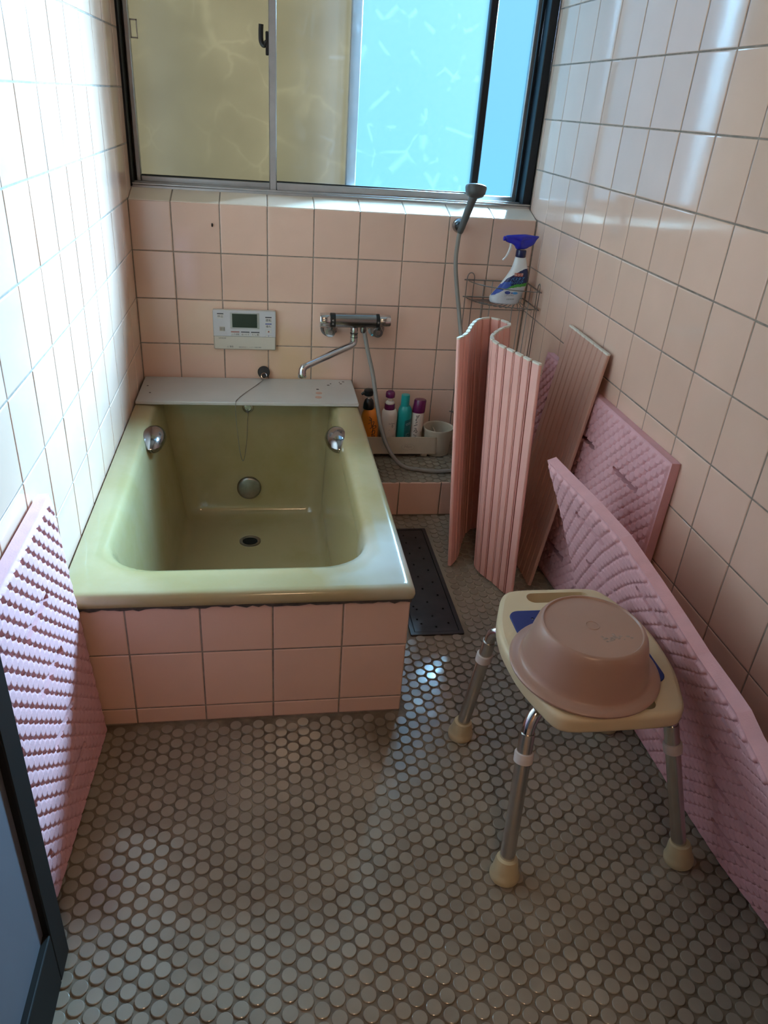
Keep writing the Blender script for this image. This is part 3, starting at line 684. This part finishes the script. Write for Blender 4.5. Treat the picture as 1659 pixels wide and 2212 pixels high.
def blob(cx, cy, rx, ry, m, name):
    q = MB(); pts = [on_s(sl_(cx+rx*math.cos(t)), sz_(cy+ry*math.sin(t))) for t in np.linspace(0, 2*math.pi, 20, endpoint=False)]; q.add(pts, [tuple(range(20))]); q.build(name, m, sb, fix=False)
blob(835, 1146, 46, 27, 'blue_ink', 'print_mark'); blob(960, 1150, 44, 20, 'sky_ink', 'print_mark'); blob(905, 1150, 14, 10, 'spray_royal', 'print_mark')
stext('こすらず洗う', .0058, 'ink', 868, 1192, 0); stext('浴室用洗剤', .0056, 'ink', 890, 1255, 0)
MB().lathe((sl_(1000), SBY, sz_(575)), [(.0165, 0), (.0175, .002), (.0175, .020), (.016, .0235)], 26).build('collar', 'spray_navy', sb)
# trigger head: side outline given a lens shaped thickness
hl = [(710, 260), (735, 238), (860, 225), (960, 215), (1060, 210), (1160, 225), (1255, 235), (1218, 300), (1185, 372), (1120, 410), (1075, 440), (1000, 452), (920, 456), (885, 410), (850, 380), (785, 358), (730, 336), (708, 300)]
hl = [(p.x, p.y) for p in spline([(a, b, 0) for a, b in hl+[hl[0]]], 3)[:-1]]
hc = (960, 320); H = MB(); rs = []
for s, d in ((.0, -1), (.45, -.97), (.75, -.82), (.92, -.5), (1.0, 0), (.92, .5), (.75, .82), (.45, .97), (.0, 1)):
    rs.append([(sl_(hc[0]+(x-hc[0])*s), SBY+d*(.0155-.006*abs(x-960)/260), sz_(hc[1]+(y-hc[1])*s)) for x, y in hl])
H.rings(rs, False, False); H.build('trigger_head', 'spray_blue', sb, angle=70)
tg = spline([(sl_(815), SBY, sz_(355)), (sl_(818), SBY, sz_(430)), (sl_(795), SBY, sz_(520)), (sl_(760), SBY, sz_(590)), (sl_(718), SBY, sz_(640))], 5)
MB().tube(tg, [.0046]*8+[.0042]*6+[.0034]*(len(tg)-14), 8).build('trigger', 'spray_white', sb)
MB().lathe((sl_(728), SBY, sz_(290)), [(.0075, 0), (.0075, .008), (.004, .009)], 16, (-1, 0, 0)).build('nozzle', 'spray_blue', sb)
# ------------------------------------------------------------------ bottle tray and bottles
tr = thing('bottle_tray', 'cream plastic bottle tray with round cup end on the tiled step', 'tray', (.93, -.10, LZ))
TX0, TX1, TY0, TY1, TB, TT = .760, 1.046, -.155, -.045, .146, .212
outer = rrect(TX0, TX1, TY0, TY1, .012, 5); inner = rrect(TX0+.003, TX1-.003, TY0+.003, TY1-.003, .010, 5)
n_ = len(outer)
MB().rings([[(p[0], p[1]-.0, TB) for p in outer], [(p[0]*1.0, p[1], TT) for p in outer], [(p[0], p[1], TT) for p in inner], [(p[0], p[1], TB+.003) for p in inner]], True, True).build('trough', 'tray', tr, angle=30)
CU = (1.054, -.103)
MB().lathe((CU[0], CU[1], 0), [(.044, LZ+.001), (.046, LZ+.004), (.050, .19), (.054, .222), (.057, .232), (.056, .2345), (.052, .231), (.048, .20), (.045, .155), (.0001, .153)], 36).build('cup', 'tray', tr)
for x in (.80, 1.0): MB().bbox((x-.012, -.145, LZ+.0005), (x+.012, -.055, TB+.001), .003).build('tray_foot', 'tray', tr)
ct_ = Vector((.935, TY0-.0006, .174))
MB().tube([ct_+Vector((.024*math.cos(t), 0, .012*math.sin(t))) for t in np.linspace(0, 2*math.pi, 28)], .0007, 5).build('oval_mark', 'tray_mark', tr)
text('lettering', 'Men', .017, 'tray_mark', tr, lambda x, y: (ct_.x+x+y*.25, ct_.y, ct_.z+y))
BZ = TB+.0035; BY = -.098
def ink_on(name, parent, cx, cy0, r, strokes, s, x0, z0, m='ink', wd=.0011, sy=1.0):
    for st in strokes:
        pts = []
        for x, y in st:
            X = x0+x*s; q = max(-.98, min(.98, (X-cx)/r)); pts.append((X, cy0-r*sy*math.sqrt(1-q*q)-.0004, z0+y*s))
        MB().tube(spline(pts, 3) if len(pts) > 2 else pts, wd, 5).build(name, m, parent)
# orange pump bottle
b1 = thing('pump_bottle', 'orange pump bottle with black pump head nearest the bathtub', 'bottle', (.797, BY, BZ), 'bottles in the cream tray')
MB().lathe((.797, BY, BZ), [(.030, 0), (.032, .003), (.0325, .02), (.0325, .115), (.031, .130), (.026, .142), (.020, .150), (.016, .153)], 32, sx=1.0, sy=.85).build('bottle_body', 'orange', b1)
MB().lathe((.789, BY, BZ+.151), [(.0195, 0), (.020, .004), (.0185, .020), (.015, .032), (.010, .037)], 28).build('pump_collar', 'black', b1)
MB().lathe((.789, BY, BZ+.187), [(.0052, 0), (.0052, .012)], 14).build('pump_stem', 'bottle_white', b1)
MB().lathe((.786, BY, BZ+.198), [(.010, 0), (.0165, .004), (.0175, .014), (.0165, .022), (.012, .026), (.0001, .027)], 26).tube([(.782, BY, BZ+.212), (.766, BY-.004, BZ+.209), (.760, BY-.005, BZ+.205)], [.007, .006, .0045], 10).build('pump_head', 'black', b1)
ink_on('handwriting', b1, .797, BY, .0325, [[(0, 10), (2, 8)], [(0, 7.5), (2, 6.5)], [(-.5, 4), (4, 6), (3, 2)], [(1.6, 8), (2.5, 1)], [(1, 0), (5, 2.5), (5.6, .6), (3.2, -.6)], [(3, 3), (3.5, -2)], [(2, -3), (5, -1.5), (4.8, -4.5), (2.4, -5)], [(3.2, -1), (3.0, -7)], [(1.5, -8), (5, -6), (4, -9)]], .0046, .790, BZ+.083, 'ink', .0012, .85)
MB().lathe((.797, BY, BZ+.052), [(.03285, 0), (.03285, .022)], 32, sx=1, sy=.85, cap0=False, cap1=False).build('label_band', 'ink', b1) if 0 else None
# white pump bottle
b2 = thing('pump_bottle', 'white pump bottle with purple pump head between orange and teal bottles', 'bottle', (.868, BY, BZ), 'bottles in the cream tray')
MB().lathe((.868, BY, BZ), [(.026, 0), (.028, .003), (.0285, .03), (.0285, .128), (.0275, .139), (.024, .147), (.019, .1505)], 32).build('bottle_body', 'bottle_white', b2)
MB().lathe((.866, BY, BZ+.149), [(.0185, 0), (.0190, .003), (.0185, .020), (.0165, .022)], 28).build('pump_collar', 'purple', b2)
MB().lathe((.866, BY, BZ+.171), [(.0160, 0), (.0160, .004), (.0135, .008), (.0075, .010), (.0075, .023)], 24).build('pump_stem', 'bottle_white', b2)
MB().lathe((.8655, BY, BZ+.193), [(.0120, 0), (.0165, .003), (.0170, .014), (.0155, .021), (.0105, .0255), (.0001, .0265)], 26).build('pump_head', 'purple', b2)
text('lettering', 'La Sana', .0085, 'ink', b2, lambda x, y: (.874+x*.85, BY-math.sqrt(max(0, .0289**2-(.006+x*.85)**2)), BZ+.103+y))
ink_on('print_mark', b2, .868, BY, .0285, [[(0, 0), (.8, 1.6), (1.4, .2), (.7, -1)], [(-2, -3), (3.2, -2.6)]], .0042, .873, BZ+.091, 'ink', .0006)
# teal bottle
b3 = thing('shampoo_bottle', 'teal green bottle with plain green cap', 'bottle', (.924, BY, BZ), 'bottles in the cream tray')
MB().lathe((.924, BY, BZ), [(.024, 0), (.026, .003), (.0265, .10), (.0265, .132), (.0245, .150), (.020, .160), (.0165, .164)], 32).build('bottle_body', 'teal', b3)
MB().lathe((.922, BY, BZ+.163), [(.0155, 0), (.0155, .038), (.0145, .042), (.0001, .043)], 26).build('cap', 'teal', b3)
lb = MB(); rs = []
for z in (.035, .115): rs.append([(.924+.0269*math.sin(t), BY-.0269*math.cos(t), BZ+z+.006*math.sin(t)) for t in np.linspace(-.1, 1.15, 14)])
lb.rings(rs, False, False, False); lb.build('label', 'teal_dark', b3, fix=False)
ink_on('print_mark', b3, .924, BY, .0272, [[(-1, 0), (1, 1), (3, 1.2)], [(-.6, -1), (1.4, -.1), (3, .2)]], .0045, .930, BZ+.100, 'silver_ink', .0006)
ink_on('print_mark', b3, .924, BY, .0272, [[(0, -2), (0, 1), (2.4, 1.4)], [(1.2, -2), (1.2, 0)]], .0045, .931, BZ+.058, 'silver_ink', .0005)
# white bottle with purple cap
b4 = thing('shampoo_bottle', 'slim white bottle with slanted dark purple cap beside the cup', 'bottle', (.9690, BY, BZ), 'bottles in the cream tray')
MB().lathe((.9690, BY, BZ), [(.0205, 0), (.0225, .003), (.0225, .135), (.0205, .142)], 30, axis=(.035, 0, 1)).build('bottle_body', 'bottle_white', b4)
MB().lathe((.9740, BY, BZ+.139), [(.0228, 0), (.0234, .004), (.0225, .043), (.0205, .0475), (.0001, .0480)], 30, axis=(.10, .10, 1)).build('cap', 'purple', b4)
ink_on('handwriting', b4, .9700, BY, .0228, [[(0, 14), (.4, 12.5)], [(.4, 12.2), (-.2, 11), (.3, 10.4)], [(1.6, 14.6), (1, 12.8)], [(-.2, 8.8), (.8, 9.8)], [(-1, 7), (1, 8)], [(-.6, 5.4), (.8, 5.0)], [(-1, 3), (.2, 4.4), (1.2, 3.4), (.6, 2.6), (-.2, 3.2)], [(-1, 1), (1, .2)], [(-1.2, -1), (.6, -.4), (.2, -2)]], .0058, .9640, BZ+.052, 'ink', .0010)
# ------------------------------------------------------------------ wavy rolled bath lid
TOPZ = .703
roll = [(988,730),(998,726),(1007.5,720),(1015,712),(1018,703),(1023,695),(1033,688.5),(1046,684.6),(1063,684.6),(1082,688),(1094,694),(1104,700.5),(1094,704.6),(1082,708.5),(1071,715),(1064,722.7),(1062,730),(1068,737),(1082,744.4),(1099,751),(1112,758),(1125.6,767),(1142.5,774.5),(1159,782.5),(1171.5,786.5)]
tp = [px(u, v, 2, TOPZ) for u, v in roll]
tp = spline([tp[i] for i in (0, 2, 4, 6, 8, 10, 11, 13, 15, 16, 18, 20, 22, 24)], 14)
def resample(P, n):
    d = [0]
    for a, b in zip(P, P[1:]): d.append(d[-1]+(b-a).length)
    out = []
    for k in range(n+1):
        t = d[-1]*k/n; i = max(j for j in range(len(d)) if d[j] <= t+1e-9); i = min(i, len(P)-2)
        out.append(P[i].lerp(P[i+1], (t-d[i])/max(1e-9, d[i+1]-d[i])))
    return out, d[-1]
def lid(root, top, bot, w_m, groove=.0080, th=.0105, back='slat', capm='slat_cap', side=1):
    N = len(top)-1
    for i in range(N):
        a0, a1, b0, b1 = top[i], top[i+1], bot[i], bot[i+1]
        up = (a0+a1-b0-b1).normalized(); t = (a1-a0+b1-b0).normalized(); nn = t.cross(up).normalized()*side
        gz = groove/2
        def sec(p0, p1):
            q0, q1 = p0+t*gz, p1-t*gz; h = th/2
            return [q0+nn*(h*.35), q0+nn*(h*.72)+t*.0012, q0+nn*h+t*.0028, q1+nn*h-t*.0028, q1+nn*(h*.72)-t*.0012, q1+nn*(h*.35), q1-nn*(h*.6), q1-nn*h-t*.002, q0-nn*h+t*.002, q0-nn*(h*.6)]
        s_ = MB(); s_.rings([sec(b0+up*.004, b1+up*.004), sec(a0-up*.005, a1-up*.005)]); so_ = s_.build('slat', w_m, root, angle=25)
        c_ = MB(); c_.rings([sec(a0-up*.005, a1-up*.005), sec(a0, a1)]); c_.build('end_cap', capm, so_, angle=25)
    h_ = MB()
    for i in range(1, N):
        t = (top[min(i+1, N)]-top[i-1]).normalized(); up = (top[i]-bot[i]).normalized(); nn = t.cross(up).normalized()
        w = groove*.95; d = th*.27
        cs = lambda p: [p+t*w+nn*d, p-t*w+nn*d, p-t*w-nn*d, p+t*w-nn*d]
        h_.cur = 0; h_.rings([cs(bot[i]+up*.003), cs(top[i]-up*.0045)])
        if groove > .004:
            h_.cur = 1
            for sg in (-1, 1): h_.tube([bot[i]+up*.003+nn*(sg*d), top[i]-up*.0045+nn*(sg*d)], .0017, 5)
    hh_ = h_.build('hinge_strips', ['slat_hinge', w_m], root, smooth=False); hh_['kind'] = 'stuff'
    return root
NR_ = 22
tp, plen = resample(tp, NR_)
bt = []
for i, p in enumerate(tp):
    s = i/NR_; dx = np.interp(s, [0, .62, 1], [.028, .014, .012]); dy = np.interp(s, [0, .3, .62, 1], [-.108, -.112, -.128, -.060])
    bt.append(Vector((p.x+dx, p.y+dy, .0005)))
rl = thing('roll_up_bath_lid', 'pink slatted roll up bath lid standing in a wave on the floor', 'bath lid', (1.08, -.62, 0))
lid(rl, tp, bt, 'slat')
# flat folded lid leaning on the right wall
ft = thing('folded_bath_lid', 'flat pink slatted bath lid leaning against the right wall', 'bath lid', (1.26, -.65, 0))
t0, t1 = Vector((1.332, -.477, .722)), Vector((1.332, -.766, .720)); q0, q1 = Vector((1.214, -.535, .0005)), Vector((1.214, -.812, .0005))
N_ = 9
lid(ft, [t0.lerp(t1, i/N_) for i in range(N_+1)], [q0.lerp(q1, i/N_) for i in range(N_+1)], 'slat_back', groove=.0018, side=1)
# ------------------------------------------------------------------ embossed foam bath mats
def mat_height(u, v, LU, LV, slots, pu=.035, pv=.0175, rd=.0148, hh=.0075):
    e = np.minimum(np.minimum(u, LU-u), np.minimum(v, LV-v))
    h = np.zeros_like(u)
    row = np.floor(v/pv)
    for dr in (-1, 0, 1):
        r = row+dr; cu0 = np.where(r % 2 == 0, 0, pu/2); k = np.round((u-cu0)/pu)
        for dk in (-1, 0, 1):
            cu = cu0+(k+dk)*pu; cv = (r+.5)*pv
            d = np.sqrt((u-cu)**2+((v-cv)*1.12)**2)/rd
            t = np.clip((1-d)/.24, 0, 1); b = t*t*(3-2*t)*(.62+.38*np.clip(1-(v-cv)/rd, 0, 2)/2)
            h = np.maximum(h, b)
    h *= hh*np.clip((e-.005)/.006, 0, 1)
    for (us, vs, ln, wd) in slots:
        du = np.maximum(np.abs(u-us)-ln/2, 0); dv = np.abs(v-vs); d = np.sqrt(du**2+dv**2)
        h = np.where(d < wd, -.0205, h)
    return h
def foam(name, label, LU, LV, surf, slots, loc, th=.022, st=.0024):
    """surf(u, v) arrays -> position array (n,3) and unit normal array, the embossed face"""
    nu, nv = int(LU/st), int(LV/st); U, V = np.meshgrid(np.linspace(0, LU, nu+1), np.linspace(0, LV, nv+1), indexing='ij')
    P, Nn = surf(U.ravel(), V.ravel()); h = mat_height(U.ravel(), V.ravel(), LU, LV, slots)
    top = P+Nn*(h[:, None]); bot = P-Nn*th
    n = (nu+1)*(nv+1); idx = np.arange(n).reshape(nu+1, nv+1)
    q = np.stack([idx[:-1, :-1], idx[1:, :-1], idx[1:, 1:], idx[:-1, 1:]], -1).reshape(-1, 4)
    # coarse back
    bu = np.unique(np.linspace(0, nu, 25).astype(int)); bv = np.unique(np.linspace(0, nv, 18).astype(int))
    edge = list(idx[:, 0])+list(idx[-1, 1:])+list(idx[::-1, -1][1:])+list(idx[0, ::-1][1:-1])
    verts = top.tolist(); faces = q.tolist(); eb = {}
    for e_ in edge: eb[e_] = len(verts); verts.append(bot[e_].tolist())
    m = len(edge)
    for i in range(m):
        a, b = edge[i], edge[(i+1) % m]; faces.append([b, a, eb[a], eb[b]])
    cb = {}
    for i in bu:
        for j in bv:
            k = idx[i, j]
            cb[(i, j)] = eb[k] if k in eb else len(verts)
            if k not in eb: verts.append(bot[k].tolist())
    for i0, i1 in zip(bu, bu[1:]):
        for j0, j1 in zip(bv, bv[1:]): faces.append([cb[(i0, j0)], cb[(i0, j1)], cb[(i1, j1)], cb[(i1, j0)]])
    me = bpy.data.meshes.new(name); me.from_pydata([Vector(v)-Vector(loc) for v in verts], [], faces); me.materials.append(MATS['mat_foam'])
    me.shade_smooth(); me.set_sharp_from_angle(angle=math.radians(58))
    sm = np.ones(len(faces), dtype=bool); sm[len(q):len(q)+m] = False
    me.polygons.foreach_set('use_smooth', sm)
    o = bpy.data.objects.new(name, me); COL.objects.link(o); o.location = loc
    return tag(o, label, 'bath mat', 'pink foam bath mats')
def ruled(bl, br, tl, tr, LU, LV, bulge=None):
    """bilinear patch; bl/br bottom ends, tl/tr top ends as functions of s in 0..1 or fixed points"""
    f = lambda c: (lambda s: np.array([np.interp(s, c[0], [p[k] for p in c[1]]) for k in range(3)]).T)
    B, T = f(bl), f(tl)
    def surf(u, v):
        s, t = u/LU, v/LV
        def pos(s, t):
            p = B(s)*(1-t)[:, None]+T(s)*t[:, None]
            if bulge is not None: p = p+np.array(bulge)[None]*(4*t*(1-t))[:, None]
            return p
        p = pos(s, t); e = 1e-3; du = pos(np.minimum(s+e, 1), t)-pos(np.maximum(s-e, 0), t); dv = pos(s, np.minimum(t+e, 1))-pos(s, np.maximum(t-e, 0))
        n = np.cross(dv, du); n /= np.linalg.norm(n, axis=1)[:, None]
        return p, n*surf.sg
    surf.sg = 1
    return surf
SV = (.11, .232, .354, .476)
def slots(cols, ln=.120, wd=.0060): return [(c, v, ln, wd) for c in cols for v in SV]
# leaning flat on the right wall, behind the lids
s1 = ruled(([0, 1], [(1.310, -1.200, .003), (1.2585, -.362, .003)]), None, ([0, 1], [(1.3250, -1.196, .600), (1.3250, -.355, .600)]), None, .84, .60)
def orient(s, ref):
    p, n = s(np.array([.4]), np.array([.3])); s.sg = 1 if (n[0]*np.array(ref)).sum() > 0 else -1; return s
orient(s1, (-1, 0, 0))
foam('foam_bath_mat', 'pink foam mat leaning flat on the right wall behind the folded lid', .84, .60, s1, slots((.170, .425, .68)), (1.31, -.78, 0))
# leaning on the left wall beside the tub front
s2 = ruled(([0, 1], [(.062, -1.322, .003), (.034, -2.02, .003)]), None, ([0, 1], [(.0275, -1.330, .605), (.0275, -2.02, .605)]), None, .70, .603)
orient(s2, (1, 0, 0))
foam('foam_bath_mat', 'pink foam mat leaning on the left wall in front of the bathtub', .70, .603, s2, slots((.205, .45)), (.05, -1.65, 0), th=.020)
# tipped out from the right wall against the shower chair
te = [((1182, 994), 1.118), ((1212, 1026), 1.120), ((1278, 1094), 1.130), ((1340, 1163), 1.145), ((1400, 1251), 1.160), ((1453, 1332), 1.168), ((1506, 1417), 1.168), ((1556, 1489), 1.160), ((1590, 1541), 1.152), ((1615, 1598), 1.145), ((1635, 1636), 1.140), ((1658, 1685), 1.132)]
tpts = [px(a[0], a[1], 0, X) for a, X in te]
tpts.append(tpts[-1]+(tpts[-1]-tpts[-3]).normalized()*.05)
dd = [0]
for a, b in zip(tpts, tpts[1:]): dd.append(dd[-1]+(b-a).length)
dd = [d/dd[-1] for d in dd]
bpts = [Vector(p) for p in ((1.268, -1.135, .003), (1.276, -1.30, .003), (1.280, -1.46, .003), (1.284, -1.60, .003), (1.294, -1.78, .003), (1.312, -1.90, .003), (1.320, -2.00, .003))]
bd_ = [0]
for a, b in zip(bpts, bpts[1:]): bd_.append(bd_[-1]+(b-a).length)
bd_ = [d/bd_[-1] for d in bd_]
s3 = ruled((bd_, bpts), None, (dd, tpts), None, .90, .545, bulge=(.012, 0, 0))
orient(s3, (-1, 0, 0))
foam('foam_bath_mat', 'pink foam mat standing on edge and tipped toward the shower chair', .90, .545, s3, slots((.20, .45, .70)), (1.25, -1.55, 0), th=.024)
# ------------------------------------------------------------------ shower chair
SX, SY, SZ1 = 1.020, -1.545, .380
chr_ = thing('shower_chair', 'cream shower chair with blue seat pad and aluminium legs', 'chair', (SX, SY, 0))
half = [(0, .192), (.060, .192), (.094, .187), (.112, .172), (.126, .145), (.148, .085), (.157, .030), (.157, -.020), (.150, -.085), (.130, -.150), (.118, -.176), (.100, -.189), (.060, -.193), (0, -.193)]
full = [(x, y) for x, y in half]+[(-x, y) for x, y in reversed(half[1:-1])]
loop = [(SX+p.x, SY+p.y) for p in spline([(x, y, 0) for x, y in full+[full[0]]], 4)[:-1]]
hole = lambda cx, cy, w, h, r: rrect(cx-w/2, cx+w/2, cy-h/2, cy+h/2, r, 6)
hs1 = hole(SX+.006, SY+.157, .138, .034, .016); hs2 = hole(SX, SY-.160, .138, .034, .016)
st_ = MB(); plate(st_, loop, SZ1-.036, SZ1, .010, [hs1, hs2], 4); seat = st_.build('seat', 'chair', chr_, angle=35)
pad = MB(); pl_ = rrect(SX-.120, SX+.120, SY-.112, SY+.112, .022, 6)
dots = [rrect(SX-.075+.05*i-.003, SX-.075+.05*i+.003, SY+.085-.057*j-.003, SY+.085-.057*j+.003, .0028, 2) for i in range(4) for j in range(4)]
plate(pad, pl_, SZ1-.001, SZ1+.0025, .0012, dots, 2); pad.build('seat_pad', 'blue_pad', chr_, angle=35)
for sx_ in (-1, 1):
    for sy_ in (-1, 1):
        fx, fy = 1.035+sx_*.179, -1.5735+sy_*.1805
        hx, hy = SX+sx_*.138, SY+sy_*.126
        ft_ = Vector((fx, fy, .012)); kn = Vector((hx+sx_*.002, hy+sy_*.004, .292)); d_ = (kn-ft_).normalized()
        path = [ft_, ft_.lerp(kn, .5), kn]+spline([kn, kn+d_*.022+Vector((-sx_*.003, 0, 0)), Vector((hx-sx_*.018, hy-sy_*.012, .329)), Vector((hx-sx_*.045, hy-sy_*.020, .334)), Vector((hx-sx_*.085, hy-sy_*.024, .334))], 5)[1:]
        lg_ = MB().tube(path[:3], .0142, 18).build('leg', 'tube_alu', chr_)
        MB().tube([ft_.lerp(kn, .80)]+path[2:], .0122, 18).build('upper_tube', 'chrome', lg_)
        cl = ft_.lerp(kn, .80)
        MB().lathe(cl, [(.0152, 0), (.0175, .001), (.0178, .018), (.0168, .020), (.0125, .021)], 22, d_).build('collar', 'collar', lg_)
        MB().lathe((fx, fy, .0003), [(.027, 0), (.0285, .004), (.0285, .012), (.0255, .016), (.0245, .022), (.0215, .040), (.0195, .046), (.0150, .047)], 26, Vector((d_.x*.6, d_.y*.6, 1))).build('rubber_foot', 'foot', lg_)
        for k in range(6): MB().lathe(ft_.lerp(kn, .30+.075*k)+Vector((sx_*.0, 0, 0))+Vector((.0135, .004, 0)), [(.0028, 0), (.0028, .0012), (.0001, .0013)], 8, (1, .3, 0)).build('adjust_hole', 'void', lg_)
# ------------------------------------------------------------------ wash bowl upside down on the chair
bw = thing('wash_bowl', 'translucent pink wash bowl upside down on the shower chair', 'bowl', (.994, -1.607, SZ1+.003))
BC = Vector((.994, -1.607, SZ1+.0028))
MB().lathe(BC, [(.124, .004), (.132, .0), (.1365, .0012), (.1372, .005), (.134, .0082), (.127, .0092), (.1195, .0100), (.1160, .0135), (.1135, .024), (.103, .068), (.0985, .084), (.0945, .091), (.0905, .0945), (.0885, .0945), (.0865, .0915), (.0001, .0910)], 64, cap0=False).build('bowl_wall', 'bowl', bw, angle=55)
MB().tube([BC+Vector((.0+.012*math.cos(t), .003+.012*math.sin(t), .0913)) for t in np.linspace(0, 2*math.pi, 26)], .0009, 6).build('centre_ring', 'bowl', bw)
st2 = MB(); random.seed(11)
for k in range(26):
    p = BC+Vector((.022+random.gauss(0, .011), -.036+random.gauss(0, .0055), .0911)); st2.lathe(p, [(.0026, 0), (.0022, .0003), (.0001, .0004)], 7, sx=random.uniform(.6, 2))
o = st2.build('residue', 'bowl_stain', bw); o['kind'] = 'stuff'
# ------------------------------------------------------------------ floor drain grate
gr = thing('drain_grate', 'long dark metal drain cover with small holes in the floor', 'drain cover', (.88, -.74, -.01))
GZ = .0016
fr_ = MB(); plate(fr_, rrect(GX0, GX1, GY0, GY1, .004, 2), -.012, .0024, .0008, [rrect(GX0+.012, GX1-.012, GY0+.012, GY1-.010, .003, 2)], 1); fr_.build('grate_frame', 'grate', gr, angle=30)
hpx = [(182,332),(337,358),(217,423),(385,488),(262,558),(438,623),(313,698),(494,768),(368,846),(550,918),(423,1001),(613,1081),(483,1168),(350,1260),(680,1250),(546,1343),(409,1442),(595,1478),(750,1430)]
hw = [px(840+a/5.82, 1100+b/5.82, 2, GZ) for a, b in hpx]
for k in range(7): hw.append(Vector((.836, -.585-.062*k, 0)))
hw = [h for h in hw if GX0+.018 < h.x < GX1-.017 and GY0+.02 < h.y < GY1-.016]
hl_ = [rrect(h.x-.0032, h.x+.0032, h.y-.0040, h.y+.0040, .0030, 2) for h in hw]
gp = MB(); plate(gp, rrect(GX0+.0135, GX1-.0135, GY0+.0135, GY1-.0115, .002, 2), GZ-.0022, GZ, .0006, hl_, 1); gp.build('cover_plate', 'grate', gr, angle=30)
MB().box((GX0+.012, GY0+.012, -.0036), (GX1-.012, GY1-.01, -.0016)).build('dark_backing', 'void', gr)  # thin black sheet under the plate, its colour stands in for shade in the holes
